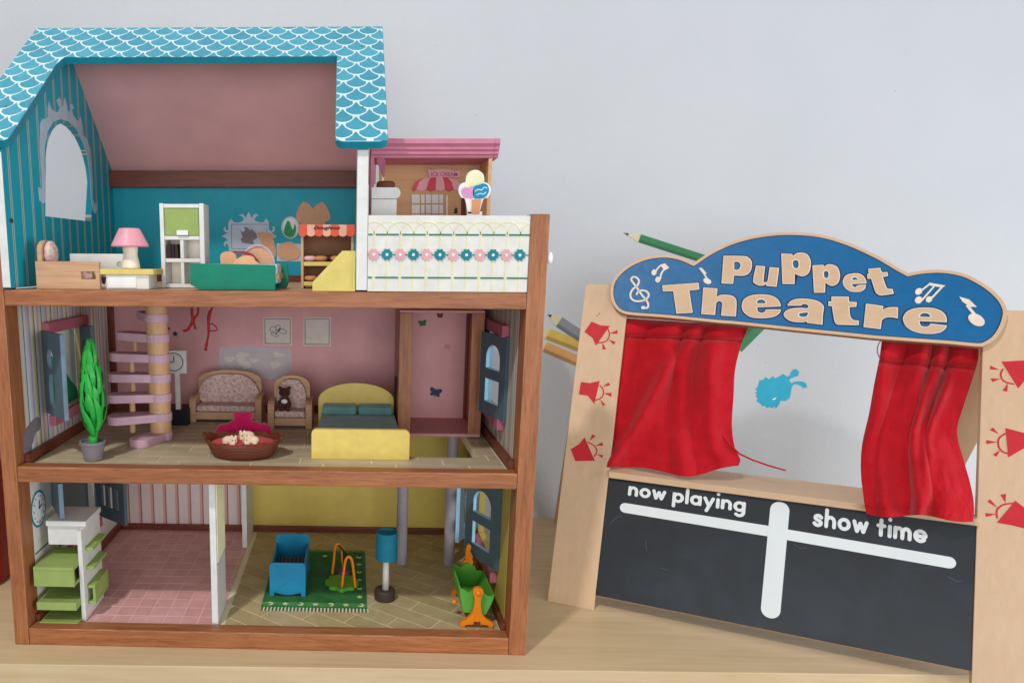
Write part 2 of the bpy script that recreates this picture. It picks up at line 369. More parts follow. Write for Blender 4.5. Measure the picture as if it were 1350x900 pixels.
def P2(axis, val, pts):
    """picture measurements of a print on one flat wall -> its own 2-D outline on that wall"""
    ii = [i for i in range(3) if i != axis]; out = []
    for u, v in pts:
        p = on(axis, val, u, v); out.append((p[ii[0]], p[ii[1]]))
    return out
def zoom(x0, y0, k, pts): return [(x0 + a / k, y0 + b / k) for a, b in pts]

# ------------------------------------------------------------------ setting: table and wall
g = G(); e0, e1 = Vector((.013, -.049)), Vector((1.256, -.025)); dr = (e1 - e0).normalized()
f0, f1 = e0 - dr * 1.4, e1 + dr * 1.6
g.prism([(f0.x, f0.y), (f1.x, f1.y), (f1.x, .552), (f0.x, .552)], XY(0), -.035, 0)
g.build('table', 'table', None, .0012, kind='structure')
G().box(-2.2, 3.6, .54, .62, -.9, 2.6).build('wall', 'wall', None, 0, kind='structure')
wl = bpy.data.objects['wall']
for px, py, r in ((628, 152, 1.6), (855, 352, 1.2), (1000, 455, 1.4), (742, 236, 1.0), (1180, 120, 1.3), (960, 95, .9), (575, 60, 1.0), (1010, 478, 1.2)):
    p = on(1, .5398, px, py); q = r * .0011
    G().prism([(p.x + q * (.6 + .5 * random.random()) * math.cos(R(a)), p.z + q * (.6 + .5 * random.random()) * math.sin(R(a))) for a in range(0, 360, 45)], lambda a, b, d: Vector((a, .5396 + d, b)), 0, .0003).build('wall_mark', 'wallmark', wl)
G().box(-3, 4, -3, .9, -.96, -.9).build('floor', 'grey', None, 0, kind='structure')

# ------------------------------------------------------------------ the dolls' house
H = thing('dolls_house', (0, 0, 0), 'open fronted three storey wooden dolls house with scalloped teal roof and striped papered rooms', 'dolls house')
XL, XR, YB, YA = .02, .677, .39, .4145           # inner wall faces, back wall, attic back wall
XG = .0306                                       # attic gable face
Z1, Z2, Z3 = .0205, .250, .4857                 # three floors
for x0, x1, top in ((0, .02, .60), (.677, .70, .5806)):
    B('post', 'wz', H, x0, x1, 0, .036, 0, top, .0016)
for x0, x1 in ((0, .02), (.677, .70)):
    B('post', 'wz', H, x0, x1, YB - .01, YB + .026, 0, Z3 - .02, .0016)
for z0, z1 in ((0, .0245), (.2331, .2542), (.4653, .4857)):
    B('rail', 'wx', H, .0203, .6767, .0004, .0225, z0, z1, .0018)
# side panels with window openings
def side_panel(x0, x1, z0, z1, win, mat, name='side_wall'):
    yy0, yy1 = .0362, YB
    holes = [[(win[0], win[2]), (win[1], win[2]), (win[1], win[3]), (win[0], win[3])]] if win else []
    return G().prism([(yy0, z0), (yy1, z0), (yy1, z1), (yy0, z1)], YZ(x0), 0, x1 - x0, holes).build(name, mat, H, .0004)
WIN = dict(lm=(.115, .250, .300, .418), lb=(.115, .272, .085, .205), rm=(.10, .255, .305, .42), rb=(.10, .262, .075, .205))
side_panel(.010, XL, Z2 + .001, .465, WIN['lm'], 'manystripe'); side_panel(.010, XL, .006, .2495, WIN['lb'], 'printwhite')
side_panel(XR, .687, Z2 + .001, .465, WIN['rm'], 'greystripe'); side_panel(XR, .687, .006, .2495, WIN['rb'], 'sidey')
# back walls
B('back_wall', 'pinkwall', H, XL, XR, YB, YB + .006, Z2 + .001, .466, 0)
B('back_wall', 'pinkstripe', H, XL, .2770, YB, YB + .006, .006, .2495, 0)
B('back_wall', 'yellowwallm', H, .2776, XR, YB, YB + .006, .006, .2495, 0)
B('back_wall', 'tealwall', H, XL, .466, YA, YA + .006, Z3, .70, 0)
for x0, x1 in ((XL + .0003, .0305), (.664, XR - .0003)): B('corner_strip', 'dx', H, x0, x1, YB - .008, YB - .0003, Z2 + .0005, .4645)
# skirtings
for z in (Z1, Z2):
    h = .011 if z == Z1 else .013
    B('skirting', 'dx', H, XL + .007, XR - .007, YB - .006, YB - .0004, z + .0003, z + h)
    B('skirting', 'dy', H, XL + .0004, XL + .0066, .0228, YB - .0004, z + .0003, z + h + .002)
    B('skirting', 'dy', H, XR - .0066, XR - .0004, .0228, YB - .0004, z + .0003, z + h + .002)
B('skirting', 'dx', H, XG + .0005, .464, YA - .007, YA - .0004, Z3 + .0003, Z3 + .012)
# floors: slab + separate tiles / planks
def clip_poly(sub, poly):
    """clip any outline against a convex counter-clockwise one"""
    out = list(sub)
    for i in range(len(poly)):
        a, b = poly[i], poly[(i + 1) % len(poly)]; inp = out; out = []
        side = lambda p: (b[0] - a[0]) * (p[1] - a[1]) - (b[1] - a[1]) * (p[0] - a[0])
        for j in range(len(inp)):
            p, q = inp[j - 1], inp[j]; sp, sq = side(p), side(q)
            if (sp < 0) != (sq < 0):
                t = sp / (sp - sq); out.append((p[0] + (q[0] - p[0]) * t, p[1] + (q[1] - p[1]) * t))
            if sq >= 0: out.append(q)
        if not out: return []
    return out
def area(p): return .5 * sum(p[i - 1][0] * p[i][1] - p[i][0] * p[i - 1][1] for i in range(len(p)))
def pieces(parent, name, polys, mats, z, th):
    for i, p in enumerate(polys):
        G().prism(p, XY(z), 0, th).build(name, mats[i % len(mats)] if len(mats) < 3 else random.choice(mats), parent)
kf = B('floor', 'tileline', H, XL, .2770, .0228, YB, .004, Z1 - .0006, 0)
tp = [plain('pink_tile', srgb(226 + d, 172 + d, 172 + d), .45, .1, 80, .05) for d in (-5, 0, 5)]
polys = []
for i in range(11):
    for j in range(14):
        x0, x1 = XL + .007 + i * .0244, XL + .007 + (i + 1) * .0244; y0, y1 = .0236 + j * .0264, .0236 + (j + 1) * .0264
        x1 = min(x1, .2768)
        y1 = min(y1, YB - .007)
        if x1 - x0 > .004 and y1 - y0 > .004: polys.append([(x0 + .0010, y0 + .0010), (x1 - .0010, y0 + .0010), (x1 - .0010, y1 - .0010), (x0 + .0010, y1 - .0010)])
pieces(kf, 'tile', polys, tp, Z1 - .0006, .0006)
pf = B('floor', 'floorline', H, .2774, XR, .0228, YB, .004, Z1 - .0006, 0)
pm = [plain('beige_plank', srgb(190 + d, 170 + d, 128 + d), .5, .14, 45, .05) for d in (-6, 0, 6)]
rect = [(.2866, .0236), (XR - .0075, .0236), (XR - .0075, YB - .007), (.2866, YB - .007)]
polys = []
ca, sa = math.cos(R(-36)), math.sin(R(-36))
for i in range(-14, 22):
    for j in range(-6, 9):
        u0 = j * .104 + (i % 2) * .052; v0 = i * .0300
        q = [(u0 + .0009, v0 + .0009), (u0 + .1031, v0 + .0009), (u0 + .1031, v0 + .0291), (u0 + .0009, v0 + .0291)]
        q = [(.44 + a * ca - b * sa, .2 + a * sa + b * ca) for a, b in q]
        q = clip_poly(q, rect)
        if len(q) > 2 and abs(area(q)) > 2e-5: polys.append(q)
pieces(pf, 'plank', polys, pm, Z1 - .0006, .0006)
# middle floor with the lift shaft cut through
HX0, HX1, HY0, HY1 = .540, .643, .090, .330
mf = G().prism([(XL, .0228), (XR, .0228), (XR, YB), (XL, YB)], XY(0), .2345, Z2 - .0006, [[(HX0, HY0), (HX1, HY0), (HX1, HY1), (HX0, HY1)]]).build('floor', 'floorline', H)
mm = [plain('middle_plank', srgb(190 + d, 176 + d, 146 + d), .5, .14, 45, .05) for d in (-6, 0, 6)]
polys = []
for j in range(14):
    y0, y1 = .0234 + j * .027, min(.0234 + (j + 1) * .027, YB - .007)
    x = XL + .0075 - (j % 3) * .033
    while x < XR - .008:
        x0, x1 = max(x, XL + .0075), min(x + .099, XR - .0075); x += .099
        if x1 - x0 < .004 or y1 - y0 < .004: continue
        q = (x0 + .0009, x1 - .0009, y0 + .0008, y1 - .0008)
        if q[3] > HY0 and q[2] < HY1 and q[1] > HX0 and q[0] < HX1:
            for a, b in ((q[0], min(q[1], HX0)), (max(q[0], HX1), q[1])):
                if b - a > .003: polys.append([(a, q[2]), (b, q[2]), (b, q[3]), (a, q[3])])
            if q[2] < HY0 - .004:
                a, b = max(q[0], HX0), min(q[1], HX1); polys.append([(a, q[2]), (b, q[2]), (b, HY0), (a, HY0)])
            continue
        polys.append([(q[0], q[2]), (q[1], q[2]), (q[1], q[3]), (q[0], q[3])])
pieces(mf, 'plank', polys, mm, Z2 - .0006, .0006)
B('floor', 'toywood', H, XL, XR, .0228, YA, .470, Z3 - .0002, 0)
# kitchen partition in two pieces with a doorway between
pt = B('partition', 'white', H, .2695, .2780, .0255, .0885, Z1 + .0002, .2334, .0004)
B('printed_face', 'brickp', pt, .2781, .2784, .0290, .0880, Z1 + .002, .108, 0)
for k in range(4): B('door_panel', 'vanilla', pt, .2781, .2795, .030 + k * .0146, .0424 + k * .0146, .112, .231, .0003)
B('partition', 'white', H, .2695, .2780, .305, YB - .0005, Z1 + .0002, .2334, .0004)
# lift columns
for x in (.548, .628):
    G().lathe([(.0092, Z1), (.0092, .2515)], x, .2505, 24).build('lift_column', 'pipe', H, smooth=False)
# window trim and shutters
for k, (y0, y1, z0, z1) in WIN.items():
    left = k[0] == 'l'; xa, xb = (XL + .0003, XL + .010) if left else (XR - .010, XR - .0003)
    m = 'dustyrose'
    B('window_lintel', m, H, xa, xb, y0 - .010, y1 + .014, z1 + .001, min(z1 + .017, .2325 if k[1] == 'b' else .464), .0008)
    B('window_sill', m, H, xa, xb, y0 - .004, y1 + .006, z0 - .016, z0 - .001, .0008)
pic = G().prism([(.109, .2945), (.256, .2945), (.256, .424), (.109, .424)], YZ(.0045), 0, .003).build('window_backing', 'skyprint', H)
G().prism(smooth_loop([(.1095, .2950), (.2555, .2950), (.2550, .312), (.225, .335), (.195, .362), (.165, .378), (.14, .392), (.1095, .398)], 4), YZ(.0076), 0, .0006).build('hill_print', 'hill', pic)
G().prism([(.109, .0795), (.278, .0795), (.278, .2115), (.109, .2115)], YZ(.0045), 0, .003).build('window_backing', 'openingdark', H)  # dark sheet painted in for the shade beyond the lower window opening
def shutter(hx, hy, z0, z1, w, ang, sx, sy, edge, panes, tip=None):
    """leaf hinged at (hx, hy); ang is how far it has swung into the room; panes: cut-outs"""
    dx, dy = sx * math.sin(R(ang)), sy * math.cos(R(ang)); nx, ny = -dy, dx; h = z1 - z0
    fn = lambda a, b, d: Vector((hx + dx * a + nx * d, hy + dy * a + ny * d, z0 + b))
    holes = []
    if panes == 'arch':
        holes = [ellipse(w * .5, h * .70, w * .27, h * .17, 14, 0, 180) + [(w * .23, h * .57), (w * .77, h * .57)], [(w * .23, h * .16), (w * .77, h * .16), (w * .77, h * .45), (w * .23, h * .45)]]
    if panes == 'oval':
        holes = [ellipse(w * .42, h * .68, w * .17, h * .13, 16), smooth_loop([(w * .3, h * .14), (w * .56, h * .14), (w * .56, h * .48), (w * .3, h * .48)], 4)]
    if panes == 'bars':
        holes = [[(w * a, h * b), (w * c, h * b), (w * c, h * d), (w * a, h * d)] for b, d in ((.16, .50), (.62, .92)) for a, c in ((.2, .36), (.43, .6), (.67, .8))]
    s = G().prism([(0, 0), (w, 0), (w, h), (0, h)], fn, -.003, .003, holes).build('shutter', 'slate', H, .0003)
    if edge:
        e = G()
        for hl in holes:
            m = len(hl)
            q = [(p[0] + (w * .5 - p[0]) * .02, p[1] + (h * (.75 if p[1] > h * .5 else .3) - p[1]) * .03) for p in hl]
            e.prism(hl, fn, -.0026, .0026, [q])
        e.build('painted_edge', edge, s)
        G().prism([(w, 0), (w + .0004, 0), (w + .0004, h), (w, h)], fn, -.003, .003).build('painted_edge', edge, s)
shutter(.0215, .105, .306, .424, .074, 138, 1, 1, 'slateblue', 'oval'); shutter(.0215, .250, .300, .421, .050, 40, 1, -1, None, 'oval')
shutter(.0215, .105, .1655, .216, .066, 148, 1, 1, 'slateblue', None); shutter(.0215, .280, .088, .206, .085, 52, 1, -1, None, 'bars')
shutter(.6755, .084, .303, .422, .085, 14, -1, 1, 'lightblue', 'arch'); shutter(.6755, .265, .303, .422, .08, 3, -1, -1, 'lightblue', 'arch')
shutter(.6755, .084, .083, .206, .085, 24, -1, 1, 'lightblue', 'arch'); shutter(.6755, .266, .082, .206, .085, 31, -1, -1, 'lightblue', 'arch')
p = on(0, XG, 15, 291); G().prism(ellipse(p.y, p.z, .0050, .0030, 12), YZ(XG), -.001, .0006).build('screw', 'screw', H)
# attic: gables, roof
gable = [(.0, Z3 + .002), (YA + .006, Z3 + .002), (YA + .006, .676), (.235, .838), (.002, .655)]
arch = [(.144, .586), (.325, .586)] + ellipse(.2345, .655, .0905, .076, 18, 0, 180)

arch = [on(0, XG, 60, 285).yz, on(0, XG, 120, 292).yz] + [(.222 + .0935 * math.cos(R(a)), .648 + .076 * math.sin(R(a))) for a in range(0, 181, 10)]
gl = G().prism([(-.0004, Z3 + .002)] + gable[1:4] + [(-.0004, .655)], YZ(.0204), 0, XG - .0204, [arch]).build('gable_wall', 'tealstripe', H, .0003)
G().prism(gable, YZ(.4655), 0, .0135).build('gable_wall', 'white', H, .0006)
B('gable_edge', 'white', H, .0205, .0305, -.0013, -.0005, Z3 + .003, .652, .0003)
orn = zoom(40, 120, 5, [(98, 735), (80, 742), (60, 722), (50, 632), (74, 650), (78, 560), (66, 440), (64, 330), (62, 215), (76, 186), (100, 182), (116, 172), (112, 120), (122, 68), (134, 112), (152, 136), (180, 142), (190, 110), (170, 62), (190, 44), (202, 62), (204, 104), (214, 96), (225, 44), (240, 96), (244, 130), (254, 140), (262, 120), (258, 92), (274, 84), (284, 116), (272, 122), (280, 160), (306, 196), (318, 196), (328, 168), (342, 226), (348, 292), (372, 322), (392, 380), (402, 470), (408, 600), (412, 722), (428, 742), (440, 730), (438, 786), (426, 808), (412, 792)])
orn_in = zoom(40, 120, 5, [(400, 700), (392, 560), (376, 440), (346, 342), (304, 256), (250, 204), (198, 186), (150, 204), (110, 270), (92, 380), (92, 500), (98, 600)])
g = G().prism(P2(0, XG + .0002, orn + orn_in), YZ(XG + .0002), 0, .0006); g.build('scroll_print', 'printblue', gl)
# roof front: a U-shaped board on the front slope
EA, RI = Vector((0, -.010, .663)), Vector((0, .252, .8680)); SL = (RI - EA).normalized(); SN = Vector((0, -SL.z, SL.y)); SLEN = (RI - EA).length
roof_fn = lambda a, b, d: Vector((a, EA.y, EA.z)) + SL * b + SN * d
def roof_s(u, v): return (onplane(EA, SN, u, v) - EA).dot(SL)
bar = roof_s(300, 75)
def arc(cx, cy, r, a0, a1, n=6): return ellipse(cx, cy, r, r, n, a0, a1)
U = [(-.022, SLEN), (-.022, .014)] + arc(-.010, .012, .012, 180, 270) + arc(.033, .012, .010, 270, 360) + [(.0435, bar - .02), (.049, bar)] + [(.4355, bar)] + [(.4385, .014)] + arc(.4505, .012, .012, 180, 270) + arc(.490, .012, .012, 270, 360) + [(.502, SLEN)]
rf = G().prism(U, roof_fn, -.0095, -.0003).build('roof_front', 'tealpaint', H, .0012)
inset = lambda p, e: p
U2 = [(-.0213, SLEN - .0007), (-.0213, .014)] + arc(-.010, .012, .0113, 180, 270) + arc(.033, .012, .0093, 270, 360) + [(.0428, bar - .0207), (.0485, bar + .0007), (.4362, bar + .0007), (.4392, .014)] + arc(.4505, .012, .0113, 180, 270) + arc(.490, .012, .0113, 270, 360) + [(.5013, SLEN - .0007)]
G().prism(U2, roof_fn, -.00035, .0001).build('white_face', 'scalewhite', rf)
conv = [[(-.0213, .0014), (.0425, .0014), (.0428, bar), (-.0213, bar)], [(-.0213, bar), (.5013, bar), (.5013, SLEN - .0009), (-.0213, SLEN - .0009)], [(.4395, .0014), (.5013, .0014), (.5013, bar), (.4362, bar)]]
PW, PH, LW = .0338, .0186, .0023
scm = [plain('roof_scale', srgb(62 + d, 158 + d, 182 + d), .35, .12, 40, .03) for d in (-6, 0, 6)]
def arcy(x, cx, y0):  # lower outline of one scale
    t = (x - cx) / (PW / 2); return y0 + (1 - math.sqrt(max(0, 1 - min(1, t * t) * .78))) * PH * 1.02 / (1 - math.sqrt(.22)) * .98
row = 0; y = -.012
while y < SLEN:
    k = -1
    while True:
        cx = -.0213 + .0115 + k * PW + (row % 2) * PW / 2; k += 1
        if cx > .53: break
        n = 8; lo = []; up = []
        for i in range(n + 1):
            x = cx - PW / 2 + PW * i / n
            lo.append((x, arcy(x, cx, y) + LW))
        for i in range(n + 1):
            x = cx - PW / 2 + PW * i / n
            c2 = cx - PW / 2 if x < cx else cx + PW / 2
            up.append((x, arcy(x, c2, y + PH) - LW))
        pts = [(l, u) for l, u in zip(lo, up) if u[1] > l[1] + .0003]
        if len(pts) < 2: continue
        poly = [p[0] for p in pts] + [p[1] for p in reversed(pts)]
        g = G()
        for cv in conv:
            q = clip_poly(poly, cv)
            q = [p for i, p in enumerate(q) if math.hypot(p[0] - q[i - 1][0], p[1] - q[i - 1][1]) > 1e-5]
            if len(q) > 2 and abs(area(q)) > 4e-6: g.prism(q, roof_fn, .0001, .0006)
        if g.v: g.build('shingle', random.choice(scm), rf)
    y += PH; row += 1
for (px, py) in ((58, 65), (8, 141), (477, 62), (478, 142)):
    p = onplane(EA, SN, px, py); b = (p - EA).dot(SL)
    G().prism(ellipse(p.x, b, .0014, .0014, 10), roof_fn, -.001, .0009).build('screw', 'screw', rf)
# inner roof slope (back), ridge and eave beam
sl = lambda a, b, d: Vector((a, .232 + b * .7547 + d * .656, .8375 - b * .656 + d * .7547))
G().prism([(.0206, 0), (.50, 0), (.50, .272), (.0206, .272)], sl, 0, .009).build('roof_slope', 'roofin', H)
B('eave_beam', 'dx', H, XG + .0005, .4652, YA - .016, YA - .0004, .650, .678, .001)
# balcony front with its printed fence
bf = B('balcony_front', 'printwhite', H, .4796, .6768, .0012, .0085, Z3 + .0006, .5785, .0006)
def bal(name, mat): return lambda g, **k: g.build(name, mat, bf, **k)
fy = XZ(.0012)
g = G(); N_ = 12; step = (.6655 - .4870) / (N_ - 1)
for i in range(N_):
    x = .487 + i * step
    g.box(x - .0008, x + .0008, .0008, .0013, Z3 + .001, .5555)
for i in range(-1, N_ // 2 + 1):
    cx = .487 + (i + .5) * 2 * step - step * .5
    stroke(g, [p for p in ellipse(cx + step * .5, .5552, step * 1.02, .0155, 14, 0, 180) if .4798 < p[0] < .6766], .0010, fy, -.0004, .0001)
    stroke(g, [p for p in ellipse(cx - step * .5, .5552, step * 1.02, .0155, 14, 0, 180) if .4798 < p[0] < .6766], .0010, fy, -.00065, .0001)
g.build('trellis_print', 'lemon', bf)
for z in (.5555, .5035):
    for i in range(7):
        a, b = max(.4800, .487 + (2 * i - 2) * step + .002), min(.6766, .487 + 2 * i * step - .002)
        if b > a: B('line_print', 'dkgreen', bf, a, b, .0003, .00095, z - .0009, z + .0009, 0)
B('line_print', 'dkgreen', bf, .480, .6766, .00025, .0008, .5308, .5319, 0)
for i in range(N_):
    x = .487 + i * step; pts = [(x + (.0074 if k % 2 else .0058) * math.cos(R(22.5 * k)), .5314 + (.0078 if k % 2 else .0061) * math.sin(R(22.5 * k))) for k in range(16)]
    fl = G().prism(pts, fy, -.0016, -.0009).build('flower_print', 'flowerteal' if i % 2 else 'flowerpink', bf)
    G().prism(ellipse(x, .5314, .0018, .0018, 10), fy, -.0022, -.0015).build('flower_centre', 'rim', fl)
G().ball((.7035, .004, .528), (.0035, .004, .0075)).build('knob', 'rim', H, smooth=True)
B('balcony_floor', 'wx', H, .4796, .6768, .0090, YA, Z3, Z3 + .0012, 0)
G().prism(ellipse(.008, .5475, .004, .005, 12), XZ(-.0008), -.0006, .0006)
# prints on the rear walls of the rooms
fa = XZ(YA - .0002)
frame = zoom(280, 270, 9, [(430, 82), (452, 128), (470, 158), (490, 116), (520, 106), (552, 128), (520, 138), (500, 170), (520, 196), (570, 210), (610, 206), (634, 160), (668, 200), (672, 290), (700, 318), (722, 290), (712, 256), (738, 262), (740, 310), (705, 334), (728, 346), (765, 374), (728, 398), (690, 420), (660, 548), (200, 548), (190, 478), (160, 456), (156, 500), (132, 470), (150, 432), (186, 424), (160, 398), (108, 376), (150, 350), (186, 330), (150, 326), (132, 290), (152, 250), (160, 296), (188, 300), (190, 208), (226, 164), (252, 206), (300, 212), (350, 200), (372, 172), (356, 136), (312, 132), (350, 108), (380, 126), (394, 160), (412, 124)])
fr = G().prism(P2(1, YA - .0002, frame), fa, -.0007, 0).build('picture_print', 'printblue', H)
pic_in = P2(1, YA - .001, zoom(280, 270, 9, [(228, 232), (648, 232), (648, 520), (228, 520)]))
stroke(G(), pic_in + pic_in[:1], .0007, fa, -.0011, -.0006).build('frame_line', 'navy', fr)
G().prism(P2(1, YA - .001, zoom(280, 270, 9, [(330, 300), (360, 330), (390, 300), (372, 262), (420, 270), (440, 300), (470, 290), (520, 340), (535, 390), (480, 430), (500, 470), (420, 460), (350, 445), (335, 400), (362, 390)])), fa, -.0012, -.0006).build('motif_print', 'grey', fr)
ov = on(1, YA, 383, 300)
op = G().prism(ellipse(ov.x, ov.z, .0165, .0195, 28), fa, -.0007, 0).build('picture_print', 'printblue', H)
G().prism(ellipse(ov.x, ov.z, .0140, .0170, 24), fa, -.001, -.0006).build('picture_ground', 'skyprint', op)
G().prism(smooth_loop([(ov.x - .012, ov.z - .008), (ov.x - .004, ov.z - .0165), (ov.x + .006, ov.z - .015), (ov.x + .010, ov.z - .004), (ov.x + .008, ov.z + .006), (ov.x + .004, ov.z - .004), (ov.x - .001, ov.z + .009), (ov.x - .006, ov.z + .011)], 4), fa, -.0014, -.0009).build('motif_print', 'hill', op)
torn = [zoom(280, 270, 9, [(528, 330), (600, 322), (690, 338), (742, 350), (722, 400), (740, 470), (760, 560), (740, 650), (690, 640), (655, 590), (600, 620), (590, 540), (610, 500), (570, 430)]),
        zoom(280, 270, 9, [(770, 520), (800, 470), (860, 448), (940, 438), (980, 470), (1030, 520), (1048, 580), (1010, 640), (900, 658), (810, 640), (772, 590)]),
        zoom(200, 240, 4.82, [(965, 122), (1000, 140), (1024, 168), (1050, 142), (1088, 124), (1112, 158), (1134, 205), (1136, 240), (1100, 255), (1108, 280), (1150, 300), (1060, 305), (930, 290), (950, 262), (920, 240), (918, 205), (938, 155)])]
G().prism(P2(1, YA - .0002, zoom(280, 270, 9, [(765, 458), (1075, 464), (1060, 672), (765, 668)])), fa, -.0004, 0).build('picture_print', 'printblue', H)
for t in torn: G().prism(P2(1, YA - .001, t), fa, -.0016, -.0005).build('torn_patch', 'walltan', H, label='bare tan patch where a printed picture has been torn away')
fm = XZ(YB - .0002)
for px0, px1, py0, py1, b in ((347, 385, 418, 455, 1), (400, 436, 418, 456, 0)):
    a, c = on(1, YB, px0, py0), on(1, YB, px1, py1)
    f = G().prism([(a.x, c.z), (c.x, c.z), (c.x, a.z), (a.x, a.z)], fm, -.0005, 0).build('picture_print', 'paperwhite', H)
    q = [(a.x + .003, c.z + .003), (c.x - .003, c.z + .003), (c.x - .003, a.z - .003), (a.x + .003, a.z - .003)]
    stroke(G(), q + q[:1], .0012, fm, -.0008, -.0004).build('frame_line', 'basket', f)
    if b:
        pass
        cx, cz = (a.x + c.x) / 2, (a.z + c.z) / 2; bg_ = G()
        for dx, dz, rx, rz, an in ((-.008, .004, .006, .0045, 25), (.009, .0, .007, .004, -10), (.001, .006, .004, .006, 0), (-.005, -.006, .007, .003, -20)):
            pts = [(cx + dx + math.cos(R(an)) * p[0] - math.sin(R(an)) * p[1], cz + dz + math.sin(R(an)) * p[0] + math.cos(R(an)) * p[1]) for p in ellipse(0, 0, rx, rz, 16)]
            stroke(bg_, pts + pts[:1], .0008, fm, -.0010, -.0005)
        stroke(bg_, [(cx + .004, cz + .006), (cx - .004, cz - .006)], .0016, fm, -.0012, -.0005); bg_.build('butterfly_print', 'navy', f)
G().prism(P2(1, YB, [(290, 458), (330, 456), (384, 460), (385, 486), (370, 500), (300, 497), (287, 488)]), fm, -.0004, 0).build('torn_patch', 'paperpale', H)
pc = random.Random(4); g = G()
for k in range(9):
    cx, cz = 300 + pc.random() * 70, 466 + pc.random() * 22; g.prism(P2(1, YB - .0005, [(cx + (3 + pc.random() * 7) * math.cos(R(a)), cz + (2 + pc.random() * 3.5) * math.sin(R(a))) for a in range(0, 360, 40)]), fm, -.00055 - k * .00002, -.0003)
g.build('paper_residue', 'paperwhite', H)
for px, py, r in ((231, 440, .0055), (222, 433, .004)):
    p = on(1, YB, px, py); G().prism(star(p.x, p.z, r, 5, .55), fm, -.0008, 0).build('star_sticker', 'navy', H)
# clock print and kitchen wall prints on the side panel
fl_ = YZ(XL + .0002)
cl = G().prism(ellipse(.0555, .177, .0235, .0265, 30), fl_, 0, .0006, ).build('clock_print', 'lampteal', H)
G().prism(ellipse(.0555, .177, .0205, .0235, 30), fl_, .0006, .001).build('clock_face', 'rim', cl)
stroke(stroke(G(), [(.0555, .177), (.058, .189)], .0022, fl_, .001, .0014), [(.0555, .177), (.064, .181)], .0022, fl_, .001, .0014).build('clock_hand', 'navy', cl)
g = G()
for k in range(12): a = R(30 * k); g.prism(ellipse(.0555 + .0165 * math.cos(a), .177 + .019 * math.sin(a), .0012, .0014, 6), fl_, .001, .0013)
g.build('hour_mark', 'navy', cl)
B('print_line', 'lampteal', H, XL + .0002, XL + .0006, .037, .098, .1155, .118, 0)
# sleeping cat-like grey print low on the living room side wall
G().prism(smooth_loop(P2(0, XL + .0002, zoom(0, 380, 3.4615, [(112, 765), (108, 690), (120, 640), (150, 600), (178, 588), (180, 640), (160, 660), (150, 700), (140, 720), (142, 740)])), 3), fl_, 0, .0006).build('animal_print', 'grey', H)

# ------------------------------------------------------------------ attic furniture
t = thing('toy_armchair', (.092, .06, Z3), 'pale beech toy armchair with rounded back and floral cushions, left end of the attic', 'armchair')
G().prism([(.051, Z3 + .0003), (.134, Z3 + .0003), (.134, .5205), (.106, .5212), (.106, .5212), (.051, .5212)], XZ(.028), 0, .007, [[(.110, .4985), (.129, .4985), (.129, .5085), (.110, .5085)]]).build('side_panel', 'toywood', t, .0012)
G().prism([(.051, Z3 + .0003), (.112, Z3 + .0003), (.112, .5205), (.051, .5212)], XZ(.060), 0, .006).build('side_panel', 'toywood', t, .0012)
G().prism([(.0355, Z3 + .0003), (.0765, Z3 + .0003), (.0765, .535)] + [(.056 + .0205 * math.cos(R(a)), .535 + .0135 * math.sin(R(a))) for a in range(0, 181, 15)], lambda a, b, d: Vector((.051 + d, a, b)), 0, .006).build('backrest', 'toywood', t, .0012)
G().box(.058, .122, .0355, .0595, .4985, .5085).build('seat_cushion', 'floral', t, .002)
G().ball((.0615, .055, .531), (.0075, .0165, .017)).build('back_cushion', 'floral', t, smooth=True)
t = thing('bench_panel', (.12, .095, Z3), 'white panelled toy bench with oval hand holes behind the yellow topped table', 'bench')
G().prism([(.0715, Z3 + .0003), (.1500, Z3 + .0003), (.1500, .5315), (.0715, .5315)], XZ(.092), 0, .005, [ellipse(.1165, .499, .0040, .0095, 18), ellipse(.1405, .5170, .0042, .0042, 14)]).build('side_panel', 'white', t, .0006)
B('seat', 'white', t, .0725, .149, .0972, .125, .500, .504, .0005); B('side_panel', 'white', t, .0715, .15, .1252, .130, Z3 + .0003, .528, .0006)
t = thing('side_table', (.165, .055, Z3), 'white box shaped side table with pale yellow top carrying a pink lamp', 'table')
B('cabinet', 'white', t, .1405, .1965, .034, .074, Z3 + .0003, .5045, .0006); B('table_top', 'yellow', t, .1265, .2040, .030, .078, .5047, .5118, .0008)
B('drawer_front', 'rim', t, .1430, .1800, .0328, .0338, Z3 + .002, .5030, .0004)
t = thing('table_lamp', (.1675, .055, .5119), 'small table lamp with pink conical shade and cream turned base on yellow topped table', 'lamp')
G().lathe([(.0118, .512), (.0120, .514), (.0112, .519), (.0104, .5235), (.0092, .528), (.0090, .532), (.0098, .537), (.0098, .5445)], .1675, .055, 28).build('lamp_base', 'bodycream', t, smooth=True)
G().lathe([(.0235, .5405), (.0242, .5418), (.0238, .5432), (.0140, .5625), (.0128, .5642)], .1675, .055, 32).build('lamp_shade', 'shade', t, .0003, smooth=True)
t = thing('bookcase', (.23, .1, Z3), 'tall white toy bookcase with lift up green door and open lower shelves', 'bookcase')
x0, x1, y0, y1, zt = .2000, .2600, .085, .120, .5985
B('side_panel', 'white', t, x0, x0 + .0055, y0, y1, Z3 + .0003, zt); B('side_panel', 'white', t, x1 - .0065, x1, y0, y1, Z3 + .0003, zt)
B('back_panel', 'bodycream', t, x0 + .006, x1 - .007, y1 - .003, y1, Z3 + .001, zt - .001)
for z in (Z3 + .0005, .5205, .5505, .5925): B('shelf', 'white', t, x0 + .0057, x1 - .0067, y0 + .0006, y1 - .0032, z, z + .0052)
for z0, z1 in ((.4914, .5203), (.5259, .5503)): B('divider', 'white', t, .2265, .2312, y0 + .001, y1 - .0034, z0, z1)
